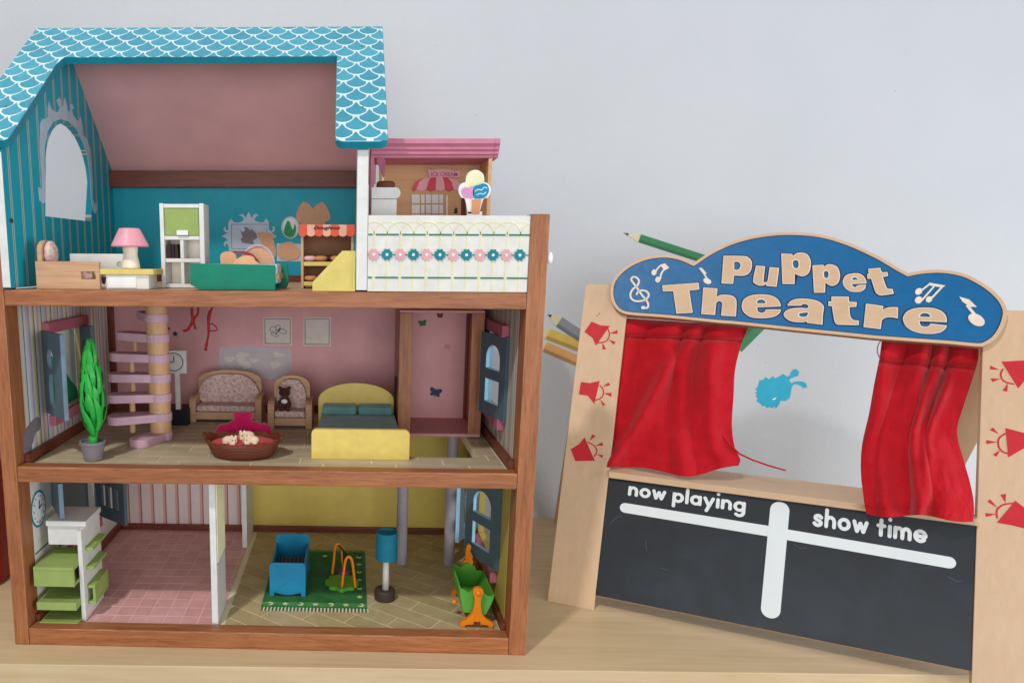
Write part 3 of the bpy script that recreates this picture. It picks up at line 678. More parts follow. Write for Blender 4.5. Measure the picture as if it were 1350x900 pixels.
dr_ = B('door', 'olive', t, x0 + .0062, x1 - .0072, y0 + .0010, y0 + .0040, .5563, .5918, .0008); B('handle', 'rim', dr_, .2230, .2385, y0 - .0028, y0 + .0008, .5565, .5632, .0007)
for i, (x, c) in enumerate(((.2085, 'choc'), (.2133, 'black'), (.2181, 'choc'))):
    bk = G().box(x, x + .0040, .0900, .112, .5258, .5450).build('book', c, None, .0004, label=('dark brown book at the door end', 'thin black book in the middle', 'dark brown book against the divider')[i] + ' of three standing on the bookcase shelf', cat='book', group='books on the bookcase shelf')
t = thing('toy_bed', (.31, .06, Z3), 'emerald green box sided toy bed with pale quilt in front of the teal wall', 'bed')
G().prism([(.2525, .4925), (.2650, Z3 + .0004), (.3620, Z3 + .0004), (.3620, .5180), (.2525, .5195)], XZ(.026), 0, .006).build('side_panel', 'green', t, .0006)
G().prism([(.2525, .4925), (.2650, Z3 + .0004), (.3700, Z3 + .0004), (.3735, .494), (.3720, .5180), (.2525, .5195)], XZ(.092), 0, .006).build('side_panel', 'green', t, .0006)
B('mattress', 'quilt', t, .255, .3640, .0335, .0905, .4935, .5190, .0035); B('end_rail', 'toywood', t, .3625, .3665, .034, .090, .500, .507, .0006)
B('end_panel', 'green', t, .2530, .2550, .0325, .0915, .4940, .5185, .0004)
arc_o = ellipse(.333, .5195, .0235, .0255, 16, 0, 180); arc_i = ellipse(.333, .5195, .0203, .0222, 16, 180, 0)
hb = G().prism(arc_o + arc_i, XZ(.078), 0, .006).build('headboard', 'mauve', t, .0006)
G().prism(ellipse(.333, .5195, .0202, .0221, 16, 0, 180), XZ(.0795), 0, .003).build('headboard_panel', 'walltan', hb)
t = thing('soft_toy', (.315, .05, .5195), 'tan padded cloth toy with two rounded lobes lying on the green bed', 'soft toy')
qt = lambda pts: P2(1, .050, zoom(280, 270, 9, pts))
G().prism(smooth_loop(qt([(104, 610), (124, 572), (180, 553), (236, 560), (275, 590), (300, 650), (310, 716), (128, 716), (108, 670)]), 4), XZ(.0440), 0, .016).build('lobe', 'toytanf', t, .0045, smooth=True, seg=4)
G().prism(smooth_loop(qt([(270, 716), (285, 665), (340, 620), (420, 600), (490, 620), (515, 665), (556, 690), (548, 716)]), 4), XZ(.0400), 0, .018).build('lobe', 'toytanf', t, .0045, smooth=True, seg=4)
G().prism(smooth_loop(qt([(235, 556), (330, 548), (450, 575), (520, 640), (560, 690), (500, 650), (420, 600), (330, 580)]), 3), XZ(.0520), 0, .008).build('trim', 'tubred', t, .001)
t = thing('bakery_stall', (.426, .12, Z3), 'wooden toy bakery stall with orange and white scalloped awning and doughnut trays', 'stall')
for x in (.3900, .4585): B('side_post', 'toywoodz', t, x, x + .0035, .098, .140, Z3 + .0003, .563, .0005)
B('back_panel', 'stallbrown', t, .3938, .4582, .1368, .1395, Z3 + .001, .562, 0)
for z, y0 in ((.517, .097), (.490, .094)):
    B('shelf', 'shoptan', t, .3938, .4582, y0 + .004, .1365, z, z + .003, .0004); B('shelf_lip', 'yellow', t, .3938, .4582, y0, y0 + .0035, z - .0005, z + .0052, .0006)
aw = B('awning_board', 'salmon', t, .3885, .4630, .094, .142, .5645, .5710, .0008)
for k in range(7):
    x0 = .3880 + k * .01075; x1 = x0 + .01065
    G().prism([(x0, .5715), (x1, .5715), (x1, .5590)] + ellipse((x0 + x1) / 2, .5590, .00532, .0032, 8, 0, -180)[1:], XZ(.0915), 0, .0022).build('awning_strip', 'orangered' if k % 2 == 0 else 'salmon', t, .0003)
text_part('lettering', 'Doughnut', 'choc', t, XZ(.0911), .4075, .4440, .5640, .5698, -.0003, .0006, .02, .35)
def torus(c, r, w, seg=16, ring=8, sq=.8):
    g = G(); vs = []; fs = []
    for i in range(seg):
        a = 2 * math.pi * i / seg
        for j in range(ring):
            b = 2 * math.pi * j / ring; q = r + w * math.cos(b); vs.append((c[0] + q * math.cos(a), c[1] + q * math.sin(a), c[2] + w * sq * math.sin(b)))
    for i in range(seg):
        for j in range(ring): fs.append((i * ring + j, ((i + 1) % seg) * ring + j, ((i + 1) % seg) * ring + (j + 1) % ring, i * ring + (j + 1) % ring))
    return g.add(vs, fs)
DN = [(.4015, .106, .5235, 'icing', 'pale pink iced doughnut at the open end of the upper stall shelf'), (.4100, .120, .5240, 'choc', 'chocolate doughnut between the pink and the plain ones on the upper stall shelf'), (.4170, .106, .5235, 'dough', 'golden brown doughnut with darker top in the middle of the upper stall shelf'),
      (.4280, .117, .5240, 'choc', 'chocolate doughnut right of the golden one on the upper stall shelf'), (.4390, .106, .5235, 'dough', 'golden doughnut half behind the yellow slide edge'), (.4460, .120, .5240, 'choc', 'dark doughnut at the post end of the upper stall shelf'), (.4030, .104, .4965, 'dough', 'golden doughnut alone on the lower stall shelf')]
for x, y, z, m, lb in DN:
    torus((x, y, z + .0032), .0050, .0044).build('doughnut', m, None, smooth=True, label=lb, cat='doughnut', group='doughnuts on the bakery stall')
t = thing('slide', (.44, .012, Z3), 'pale yellow sloping toy slide side against the white attic wall', 'slide')
G().prism([(.4110, Z3 + .0004), (.4645, Z3 + .0004), (.4645, .5358), (.4480, .5358), (.4110, .4970)], XZ(.0045), 0, .005).build('side_panel', 'yellow', t, .0005)
G().prism([(.4110, Z3 + .0004), (.4645, Z3 + .0004), (.4645, .5358), (.4480, .5358), (.4110, .4970)], XZ(.040), 0, .005).build('side_panel', 'yellow', t, .0005)
G().prism([(.4140, .4920), (.4490, .5285), (.4640, .5285), (.4640, .5255), (.4500, .5255), (.4160, .4900)], XZ(.0097), 0, .030).build('chute', 'yellow', t)

# ------------------------------------------------------------------ balcony: ice cream shop
t = thing('ice_cream_shop', (.58, .19, Z3), 'open toy ice cream shop with moulded pink cornice and tan printed room on the balcony', 'toy shop')
zc = .6655
B('back_panel', 'shoptan', t, .4990, .6530, .222, .226, Z3 + .0013, zc, 0)
B('side_panel', 'shoptan', t, .6495, .6545, .150, .2218, Z3 + .0013, zc, .0004); B('floor_panel', 'shoptan', t, .4985, .6490, .150, .2215, Z3 + .0013, Z3 + .004, 0)
B('side_panel', 'cornice', t, .4845, .4895, .150, .2215, Z3 + .0013, .683, .0004)
B('front_post', 'bodycream', t, .5005, .5040, .150, .154, Z3 + .004, zc, .0004); G().prism(smooth_loop([(.4935, .6640), (.5045, .6640), (.5040, .640), (.5000, .645), (.4960, .655)], 4), XZ(.148), 0, .002).build('bracket', 'dustyrose', t)
prof = [(.150, .6660), (.149, .6690), (.1455, .6705), (.1455, .6745), (.142, .6765), (.142, .6800), (.1375, .6835), (.1375, .6900), (.226, .6900), (.226, .6660)]
G().prism(prof, lambda a, b, d: Vector((.4855 + d, a, b)), 0, .1700).build('cornice', 'cornice', t, .0004)
G().prism(prof, lambda a, b, d: Vector((.6555 + d, a, b)), 0, .0070).build('cornice', 'cornice', t, .0012)
B('top_panel', 'bodycream', t, .4855, .5175, .1385, .225, .6903, .6915, 0)
fs_ = XZ(.2218)
def shop(pts): return P2(1, .2215, zoom(490, 180, 7.5, pts))
aw_top = smooth_loop([(405, 520), (425, 470), (470, 425), (540, 404), (640, 398), (760, 404), (850, 430), (905, 470)], 6, False)
xs = [400, 440, 540, 630, 722, 810, 905]
for k in range(6):
    a, b = xs[k], xs[k + 1]; mid = 655
    ta, tb = mid + (a - mid) * .62, mid + (b - mid) * .62
    yt = lambda x: 402 + ((x - mid) / 160) ** 2 * 18
    pts = [(ta, yt(ta)), (tb, yt(tb)), ((tb + b) / 2 + (b - mid) * .04, 450), (b, 525), ((a + b) / 2, 545), (a, 525), ((ta + a) / 2 + (a - mid) * .04, 450)]
    G().prism(shop(pts), fs_, -.003, -.0002).build('awning_print', 'awningpink' if k % 2 else 'awningred', t)
sg = G().prism(shop([(545, 330), (600, 332), (655, 322), (760, 325), (830, 345), (885, 340), (868, 375), (870, 405), (560, 405), (565, 370)]), fs_, -.0042, -.003).build('shop_sign', 'awningpink', t)
q = shop([(585, 358), (845, 396)]); text_part('lettering', 'ICE CREAM', 'dustyrose', sg, fs_, q[0][0], q[1][0], q[1][1], q[0][1], -.0048, -.004, .01)
for xa, xb in ((395, 475), (488, 522), (535, 585), (595, 660), (668, 705)):
    for ya, yb in ((575, 660), (675, 760), (772, 870)):
        G().prism(shop([(xa, ya), (xb, ya), (xb, yb), (xa, yb)]), fs_, -.0012, -.0002).build('window_pane', 'rim', t)
G().prism(shop([(735, 580), (752, 580), (752, 900), (735, 900)]), fs_, -.0012, -.0002).build('door_print', 'bodycream', t)
G().prism(shop([(885, 600), (930, 600), (930, 900), (885, 900)]), fs_, -.0012, -.0002).build('door_print', 'basket', t)
G().prism(shop([(315, 428), (465, 415), (465, 430), (315, 442)]), fs_, -.0012, -.0002).build('shelf_print', 'walltan', t)
G().prism(shop([(815, 760), (820, 715), (835, 700), (846, 715), (848, 760)]), fs_, -.0012, -.0002).build('bottle_print', 'choc', t)
t = thing('ice_cream_sign', (.6185, .062, Z3 + .0013), 'flat ice cream cone sign with vanilla, pink and blue scoops behind the balcony fence', 'sign')
ic = lambda pts: P2(1, .060, zoom(490, 180, 7.5, pts))
G().prism(smooth_corner(ic([(1065, 765), (950, 765), (925, 622), (890, 605), (864, 560), (862, 510), (885, 468), (932, 448), (935, 400), (960, 355), (1010, 332), (1060, 338), (1102, 372), (1115, 420), (1112, 450), (1150, 465), (1176, 505), (1174, 560), (1145, 605), (1102, 625)])), XZ(.0600), 0, .004).build('sign_board', 'rim', t, .0004)
B('stand', 'rim', t, .609, .628, .060, .064, Z3 + .0014, .5870, .0003)
for nm, m, pts in (('scoop', 'vanilla', [(945, 440), (940, 400), (965, 360), (1015, 342), (1060, 350), (1098, 385), (1105, 430), (1090, 462), (1040, 480), (985, 500), (930, 505), (920, 480)]), ('scoop', 'icepink', [(1003, 605), (930, 605), (895, 580), (885, 530), (910, 505), (960, 505), (1003, 498)]), ('scoop', 'iceblue', [(1006, 605), (1006, 500), (1060, 480), (1105, 465), (1145, 482), (1160, 530), (1140, 580), (1095, 612)]), ('cone', 'cone', [(988, 622), (1085, 622), (1060, 765), (990, 765)])):
    G().prism(smooth_loop(ic(pts), 3) if nm == 'scoop' else ic(pts), XZ(.0600), -.0009, -.0002).build(nm, m, t, .0002)
for m, pts in (('printwhite', [(1020, 545), (1050, 525), (1085, 530), (1110, 505), (1140, 510)]), ('printwhite', [(1035, 580), (1070, 565), (1105, 570), (1130, 550)]), ('mauve', [(915, 540), (940, 560), (975, 545), (998, 560)]), ('lemon', [(950, 470), (990, 480), (1040, 462), (1090, 445)])):
    stroke(G(), smooth_loop(ic(pts), 4, False), .0012, XZ(.0600), -.0012, -.0008).build('swirl', m, t)
for k in range(5): stroke(G(), ic([(992 + k * 20, 625), (985 + k * 13, 765)]), .0006, XZ(.0600), -.0012, -.0008).build('wafer_line', 'walltan', t)
t = thing('shop_counter', (.503, .085, Z3 + .0013), 'white toy counter with rounded top edge beside the white attic wall', 'counter')
B('cabinet', 'white', t, .4850, .5185, .080, .110, Z3 + .0014, .6042, .0005)
G().prism([(.4850, .6046), (.516, .6046)] + [(.516 + .0072 * math.cos(R(a)), .6118 + .0072 * math.sin(R(a))) for a in range(-75, 91, 15)] + [(.4850, .619)], XZ(.078), 0, .034).build('counter_top', 'white', t, .0005)
G().lathe([(.0115, .6192), (.0125, .6205), (.0125, .6255), (.0105, .6280)], .504, .094, 24).build('round_cake', 'basket', None, .0003, label='small dark brown round cake on the white counter', cat='cake')

# ------------------------------------------------------------------ middle floor
t = thing('spiral_staircase', (.1665, .175, Z2), 'spiral toy staircase of mauve treads around a pale wooden column', 'staircase')
cxs, cys = .1665, .175
angs = [246, 206, 190, 180, 170, 152, 118]
for i, a in enumerate(angs):
    z = Z2 + .0004 + i * .0302; ca, sa = math.cos(R(a)), math.sin(R(a)); L = .078 if i else .062
    fn = lambda p, q, d, ca=ca, sa=sa, z=z: Vector((cxs + p * ca - q * sa, cys + p * sa + q * ca, z + d))
    pts = ellipse(0, 0, .0180, .0180, 12, 60, 300) + [(L - .016, -.0165)] + ellipse(L - .013, 0, .0135, .0165, 8, -80, 80) + [(L - .016, .0165)]
    G().prism(pts, fn, 0, .0122).build('tread', 'lilac', t, .0014)
    G().lathe([(.0163, z + .0124), (.0163, z + .0300)], cxs, cys, 24).build('column_ring', 'toywoodz', t)
    if i: 
        p = fn(L - .036, -.004 if i < 4 else .004, 0); G().lathe([(.0045, z - .0165), (.0045, z - .0003)], p.x, p.y, 12).build('spindle', 'toywoodz', t)
t = thing('potted_tree', (.104, .053, Z2), 'bright green plastic cypress tree with flame shaped leaves in a grey pot', 'plant')
G().lathe([(.0125, Z2 + .0003), (.0165, .2735), (.0176, .2740), (.0176, .2775), (.0155, .2775), (.0150, .274)], .104, .053, 28).build('pot', 'grey', t, .0002, smooth=False)
G().lathe([(.006, .2735), (.006, .284)], .105, .053, 14).build('trunk', 'treegreen', t)
g = G(); cx0, cy0 = .107, .053
def rad(z):
    q = (z - .281) / (.414 - .281); return .0335 * (max(0, q) ** .42) * (max(0, 1 - q) ** 1.05) + .0006
g.lathe([(rad(.281 + k * .0128) * .40, .281 + k * .0128) for k in range(11)], cx0, cy0, 16)
for k in range(54):
    z = .282 + .112 * (k / 54) ** .95; a = k * 2.399; r0 = rad(z); h = min(.036 + random.random() * .014, .419 - z); w = .0050 + random.random() * .0020; tw = random.uniform(-.7, .7); row = []
    for i in range(7):
        q = i / 6; zz = z + h * q; rr = (r0 * .82 + (rad(min(zz, .412)) * 1.0 - r0 * .82) * q) + .0036 * math.sin(q * 2.6) * min(1, r0 / .012) if i else r0 * .62
        ww = w * (1 - q) ** .7 * (.55 + 1.1 * q) * min(1, r0 / .010 + .25); aa = a + tw * q * q
        c = Vector((cx0 + rr * math.cos(aa), cy0 + rr * math.sin(aa), zz)); s_ = Vector((-math.sin(aa), math.cos(aa), 0)) * ww; o_ = Vector((math.cos(aa), math.sin(aa), 0)) * .0024 * (1 - q)
        c += Vector((math.cos(aa), math.sin(aa), 0)) * (.0014 * (k % 3))
        row.append((c - s_ - o_, c, c + s_ - o_))
    vs = [p for r_ in row for p in r_]; g.add(vs, [(3 * i + j, 3 * i + j + 1, 3 * i + j + 4, 3 * i + j + 3) for i in range(6) for j in range(2)])
for dx, ph in ((0, 0), (.0012, 1.6), (-.001, 3.2)): g.tube([(cx0 + dx + .0016 * math.sin(ph + k * .5), cy0 - .0004 * k + .0012 * math.cos(ph), .372 + k * .0075) for k in range(7)], [.0062, .0060, .0054, .0044, .0032, .0018, .0004], 8)
g.build('crown', 'treegreen', t)
t = thing('standing_clock', (.171, .277, Z2), 'white toy standing clock with square face on a thin post and black base', 'clock')
B('base', 'black', t, .157, .187, .268, .288, Z2 + .0003, .2775, .001); B('post', 'white', t, .1668, .1745, .270, .277, .2560, .3390, .0006)
B('clock_head', 'white', t, .1555, .1865, .270, .279, .3385, .3770, .0008)
ck = XZ(.2698); g = G(); c = ellipse(.1665, .3575, .0150, .0148, 28); stroke(g, c + c[:1], .0012, ck, -.0005, .0001); stroke(g, [(.1665, .3575), (.1665, .368)], .0011, ck, -.0005, .0001); stroke(g, [(.1665, .3575), (.159, .3575)], .0011, ck, -.0005, .0001)
g.build('clock_dial', 'black', t)
def armseat(name, label, x0, x1, y0, y1, ztop, cat):
    t = thing(name, ((x0 + x1) / 2, (y0 + y1) / 2, Z2), label, cat); w = .011
    for x in (x0, x1 - w):
        G().prism([(y0, Z2 + .0003), (y0 + .010, Z2 + .0003), (y0 + .010, .2545), (y1 - .010, .2545), (y1 - .010, Z2 + .0003), (y1, Z2 + .0003), (y1, .2950), (y0 + .012, .2950), (y0 + .003, .2910), (y0, .2860)], lambda a, b, d, x=x: Vector((x + d, a, b)), 0, w).build('arm', 'toywood', t, .0014)
    B('seat_rail', 'toywood', t, x0 + w, x1 - w, y0 + .003, y0 + .010, .2550, .2680, .0008)
    xc = (x0 + x1) / 2; hw = (x1 - x0) / 2 - .006
    pts = [(xc - hw, .262), (xc + hw, .262), (xc + hw, ztop - .018)] + [(xc + hw * math.cos(R(a)), ztop - .018 + .018 * math.sin(R(a))) for a in range(15, 166, 15)] + [(xc - hw, ztop - .018)]
    G().prism(pts, XZ(y1 - .012), 0, .008).build('backrest', 'toywood', t, .0014)
    B('seat_cushion', 'floral', t, x0 + w + .0004, x1 - w - .0004, y0 + .004, y1 - .0125, .2683, .2790, .0040, smooth=True, seg=4)
    h2 = hw - w + .002; G().prism(smooth_loop([(xc - h2, .279), (xc + h2, .279), (xc + h2 + .001, ztop - .026), (xc + h2 * .6, ztop - .009), (xc, ztop - .006), (xc - h2 * .6, ztop - .009), (xc - h2 - .001, ztop - .026)], 4), XZ(y1 - .023), 0, .0105).build('back_cushion', 'floral', t, .0038, smooth=True, seg=4)
    return t
armseat('toy_sofa', 'two seat toy sofa with curved beech frame and floral cushions against the pink wall', .1840, .3080, .293, .355, .3345, 'sofa')
armseat('toy_armchair', 'toy armchair with beech frame and floral cushions holding a brown animal figure', .3230, .3965, .252, .312, .3330, 'armchair')
g = G().ball((.350, .272, .291), (.0095, .008, .0125)).ball((.350, .268, .3085), (.0098, .0085, .0085)).ball((.3425, .268, .3165), .0032).ball((.3575, .268, .3165), .0032).ball((.3415, .262, .290), (.0035, .005, .007)).ball((.3585, .262, .290), (.0035, .005, .007)).ball((.345, .261, .2815), (.004, .007, .0035)).ball((.356, .261, .2815), (.004, .007, .0035)).ball((.350, .2605, .3055), (.004, .003, .003))
t = g.build('animal_figure', 'brownfurf', None, remesh=.0011, label='small dark brown animal figure with white bib sitting on the floral armchair', cat='figurine')
G().ball((.350, .2632, .2945), (.0055, .002, .004), 12, 8).build('bib', 'rim', t, smooth=True); 
for x in (.3462, .3538): G().ball((x, .2596, .3105), (.0014, .0008, .0016), 8, 6).build('eye', 'black', t, smooth=True)
t = thing('toy_bed', (.472, .165, Z2), 'yellow toy double bed with curved headboard and teal bedding beside the lift', 'bed')
G().prism([(.4060, Z2 + .0004), (.5425, Z2 + .0004), (.5425, .2860)] + arc(.5355, .2860, .0070, 0, 90) + [(.4130, .2930)] + arc(.4130, .2860, .0070, 90, 180), XZ(.072), 0, .008).build('footboard', 'yellowpaint', t, .0008)
hbp = [(.4070, Z2 + .0004), (.5300, Z2 + .0004), (.5300, .300)] + [(.4685 + .0615 * math.cos(R(a)), .300 + .0285 * math.sin(R(a))) for a in range(10, 171, 10)] + [(.4070, .300)]
G().prism(hbp, XZ(.2510), 0, .007).build('headboard', 'yellowpaint', t, .0008)
for x in (.4085, .5290): B('side_rail', 'yellowpaint', t, x, x + .005, .0803, .2507, .2560, .2680, .0006)
B('mattress', 'tealfabric', t, .4125, .5305, .0806, .2505, .2600, .2810, .0035, smooth=True, seg=4)
for x in (.4150, .4720): B('pillow', 'tealfabric', t, x, x + .0540, .218, .2505, .2815, .2960, .0055, smooth=True, seg=5)
t = thing('puppy_basket', (.308, .085, Z2), 'oval dark brown woven pet basket with wavy rim and red cushion', 'basket')
bx, by = .3080, .088; vs = []; fs = []; seg = 48
pr = [(.60, .2504), (.74, .2506), (.82, .2560), (.92, .2660), (1.0, .2750), (.96, .2755), (.88, .2660), (.78, .2585)]
for r, z in pr:
    for k in range(seg):
        a = 2 * math.pi * k / seg; wv = .0016 * math.sin(a * 12) if z > .270 else 0; up = .004 * abs(math.cos(a)) ** 6 if z > .265 else 0
        vs.append((bx + .0560 * r * math.cos(a), by + .0440 * r * math.sin(a), z + wv + up))
for i in range(len(pr) - 1):
    for k in range(seg): fs.append((i * seg + k, i * seg + (k + 1) % seg, (i + 1) * seg + (k + 1) % seg, (i + 1) * seg + k))
fs.append(tuple(range(seg - 1, -1, -1))); fs.append(tuple((len(pr) - 1) * seg + k for k in range(seg)))
G().add(vs, fs).build('wicker_body', 'basketw', t, smooth=True)
for s_ in (-1, 1): G().tube([(bx + s_ * (.0535 + .004 * math.sin(R(a))), by + .012 * math.cos(R(a)), .2760 + .0055 * math.sin(R(a))) for a in range(0, 181, 20)], .0016).build('handle', 'basketw', t, smooth=True)
G().ball((bx, by, .2665), (.0485, .0375, .0085), 24, 10).build('cushion', 'redcush', t, smooth=True)
PUP = [(.2905, .0700, .2760, 1, 'cream toy puppy curled at the staircase end of the basket'), (.3150, .0850, .2795, -1, 'cream toy puppy with raised head in the middle of the basket'), (.3235, .0690, .2770, -1, 'cream toy puppy in front at the bed end of the basket')]
for x, y, z, s_, lb in PUP:
    g = G().ball((x, y, z), (.0098, .0072, .0066)).ball((x + s_ * .0075, y - .0045, z + .0015), (.0050, .0045, .0046)).ball((x + s_ * .0105, y - .0080, z + .0000), (.0026, .0026, .0022)).ball((x + s_ * .0045, y - .0020, z + .0050), (.0022, .0018, .0036)).ball((x + s_ * .0100, y - .0020, z + .0050), (.0022, .0018, .0036)).ball((x + s_ * .006, y - .009, z - .003), (.0045, .0025, .002)).ball((x - s_ * .005, y - .006, z - .003), (.0035, .0035, .002))
    p = g.build('toy_puppy', 'creamfur', None, remesh=.0008, label=lb, cat='figurine', group='puppies in the basket')
    for e in (-.0016, .0020): G().ball((x + s_ * .0085 + e, y - .0088, z + .0026), .0008, 8, 6).build('eye', 'black', p, smooth=True)
    G().ball((x + s_ * .0110, y - .0104, z + .0006), .0009, 8, 6).build('nose', 'choc', p, smooth=True)
g = G().ball((.3000, .1500, .2700), (.035, .014, .0170)).ball((.2990, .150, .2860), (.0130, .010, .0135)).ball((.2710, .148, .2700), (.0140, .012, .0125)).ball((.3290, .148, .2710), (.0145, .012, .0125)).ball((.2900, .149, .2950), (.0065, .007, .0060)).ball((.3070, .149, .2950), (.0065, .007, .0060)).ball((.285, .147, .279), (.010, .010, .009)).ball((.316, .147, .278), (.010, .010, .009))
g.build('plush_cushion', 'magfur', None, remesh=.0016, label='fuzzy magenta plush cushion with a hump standing behind the pet basket', cat='cushion')
# red strings from the ceiling
zs = lambda pts, y=.16: [tuple(on(1, y, *p)) for p in pts]
t = thing('hanging_ribbon', tuple(on(1, .16, 256, 402)), 'dark red ribbon with two crossed tails hanging beside the staircase', 'ribbon')
G().tube(smooth_loop(zs([(253, 401), (253, 412), (254, 422), (250, 431), (247, 435), (241, 436)]), 3, False), [.0022] * 15 + [.0014], 8).build('tail', 'redstring', t, smooth=True)
G().tube(smooth_loop(zs([(261, 401), (261, 413), (257, 418), (255, 424), (258, 434)], .1625), 3, False), .0018, 8).build('tail', 'redstring', t, smooth=True)
t = thing('hanging_ribbon', tuple(on(1, .16, 276, 402)), 'dark red knotted ribbon with a side loop hanging above the sofa', 'ribbon')
G().tube(smooth_loop(zs([(283, 401), (277, 411), (275, 420), (275, 430), (275, 440), (273, 450), (271, 462)]), 3, False), [.0014] * 3 + [.0026] * 4 + [.0020] * 5 + [.0016] * 4 + [.0022] * 3, 8).build('tail', 'redstring', t, smooth=True)
G().tube(smooth_loop(zs([(275, 428), (280, 427), (285, 431), (286, 435), (281, 436), (275, 436)]), 3, False), .0009, 8).build('loop', 'redstring', t, smooth=True)
# lift cabin
t = thing('toy_lift', (.598, .26, Z2), 'open fronted wooden toy lift cabin with pink lining and butterfly stickers', 'lift')
x0, x1, y0, y1, z0, z1 = .5340, .6635, .205, .325, .2520, .4500
B('floor_panel', 'pink', t, x0, x1, y0, y1, z0, z0 + .005, .0006); B('top_panel', 'pink', t, x0, x1, y0, y1, z1 - .004, z1, .0006)
B('side_panel', 'wz', t, x0, x0 + .006, y0 + .001, y1, z0 + .0052, z1 - .0042, .0006); B('side_panel', 'wz', t, x1 - .006, x1, y0 + .001, y1, z0 + .0052, z1 - .0042, .0006)
B('back_panel', 'pinkwall', t, x0 + .0062, x1 - .0062, y1 - .004, y1, z0 + .0052, z1 - .0042, 0)
for xa, xb in ((x0 + .0002, x0 + .0195), (x1 - .0195, x1 - .0002)): B('front_stile', 'wz', t, xa, xb, y0 - .002, y0 + .0008, z0 + .0053, z1 - .0043, .0006)
for xa in (x0 + .0064, x1 - .0104): B('corner_strip', 'dx', t, xa, xa + .004, y1 - .0095, y1 - .0043, z0 + .0053, z1 - .0043, .0004)
B('guide_peg', 'black', t, x0 - .0035, x0 - .0003, .250, .253, .262, .340, .0004); B('guide_peg', 'black', t, x1 - .0085, x1 - .0062, .262, .2650, .258, .340, .0004)
def butterfly(px, py, s, mat, rot):
    p = on(1, y1 - .0042, px, py); g = G(); fb = XZ(y1 - .0042)
    for a, (rx, rz), d in ((35, (.0062, .0038), .0058), (145, (.0062, .0038), .0058), (-40, (.0048, .0032), .0050), (220, (.0048, .0032), .0050)):
        cx, cz = d * math.cos(R(a)), d * math.sin(R(a)) * .8; pts = [(cx + rx * math.cos(R(q)) * math.cos(R(a)) - rz * math.sin(R(q)) * math.sin(R(a)), cz + rx * math.cos(R(q)) * math.sin(R(a)) + rz * math.sin(R(q)) * math.cos(R(a))) for q in range(0, 360, 24)]
        g.prism([(p.x + s * (u * math.cos(R(rot)) - v * math.sin(R(rot))), p.z + s * (u * math.sin(R(rot)) + v * math.cos(R(rot)))) for u, v in pts], fb, -.0006 - .00005 * abs(a) / 90, 0)
    stroke(g, [(p.x + s * .007 * math.sin(R(-rot)), p.z + s * .007 * math.cos(R(rot))), (p.x - s * .008 * math.sin(R(-rot)), p.z - s * .008 * math.cos(R(rot)))], .0014 * s, fb, -.0009, 0)
    g.build('butterfly_sticker', mat, t)
butterfly(574, 517, 1.05, 'navy', -12); butterfly(557, 426, .7, 'dkgreen', 10); butterfly(580, 416, .55, 'basket', 0); butterfly(590, 457, .6, 'coral', -20)

# ------------------------------------------------------------------ ground floor
t = thing('toy_shelving', (.065, .07, Z1), 'white upright toy unit with staggered olive green shelves by the kitchen clock', 'shelving')
B('spine_panel', 'white', t, .0835, .0895, .030, .104, Z1 + .0004, .1545, .0006); B('top_panel', 'white', t, .0335, .0905, .046, .108, .1550, .1625, .0008)
B('cupboard', 'white', t, .0340, .0830, .050, .104, .1260, .1548, .0008)
B('shelf', 'olive', t, .0270, .0832, .012, .085, .1035, .1085, .0006)
B('box_front', 'olive', t, .0270, .0832, .012, .0165, .0805, .1033, .0006); B('shelf', 'olive', t, .0270, .0832, .017, .085, .0805, .0850, .0006); B('box_side', 'olive', t, .0270, .0310, .017, .085, .0852, .1033, .0006)
B('shelf', 'olive', t, .0275, .0832, .014, .090, .0445, .0560, .0008); B('shelf', 'olive', t, .0290, .0832, .016, .095, Z1 + .001, .0255, .0008)
for z0, z1 in ((.122, .1265), (.094, .0985), (.066, .0705), (.042, .0465)): B('shelf', 'olive', t, .0898, .1010, .040, .095, z0, z1, .0005)
B('box_front', 'olive', t, .0975, .1010, .040, .095, .0467, .0658, .0005)
t = thing('patterned_rug', (.409, .19, Z1), 'green fringed toy rug printed with yellow moons and stars', 'rug')
B('weave', 'rugf', t, .3350, .4830, .098, .288, Z1 + .0002, .0222, .0003)
for a in ((.331, .487, .0845, .0978), (.331, .487, .2882, .2925)): B('border', 'rugb', t, a[0], a[1], a[2], a[3], Z1 + .0002, .0222, .0003)
B('edge_band', 'dkgreen', t, .3310, .3348, .098, .288, Z1 + .0002, .0221, 0); B('edge_band', 'dkgreen', t, .4832, .4870, .098, .288, Z1 + .0002, .0221, 0)
B('edge_band', 'grass', t, .331, .487, .0832, .0843, Z1 + .0002, .0224, 0)
for k in range(30):
    x = .3322 + k * .00526
    for ya, yb in ((.0715, .0831), (.2926, .300)):
        B('tassel', 'grass' , t, x, x + .0016, ya, yb, Z1 + .0002, .0214, 0)
        B('tassel', 'bodycream', t, x + .0024, x + .0046, ya + .001, yb, Z1 + .0002, .0212, 0) if ya < .1 else None
def moon(cx, cy, r, rot): return [(cx + r * (math.cos(R(a + rot))), cy + r * math.sin(R(a + rot))) for a in range(50, 311, 20)] + [(cx + r * .45 * math.cos(R(rot)) + r * .72 * math.cos(R(a + rot)), cy + r * .45 * math.sin(R(rot)) + r * .72 * math.sin(R(a + rot))) for a in range(290, 69, -20)]
for k in range(7):
    x = .3435 + k * .0225
    G().prism(star(x, .0915, .0050) if k % 2 else moon(x, .0915, .0046, 150 if k % 4 else 200), XY(.0221), 0, .0006).build('moon_print' if k % 2 == 0 else 'star_print', 'lemon', t)
for k in range(6):
    y = .118 + k * .030; G().prism(star(.4765, y, .0045) if k % 2 == 0 else moon(.4765, y, .0042, 90), XY(.0221), 0, .0006).build('star_print' if k % 2 == 0 else 'moon_print', 'lemon', t)
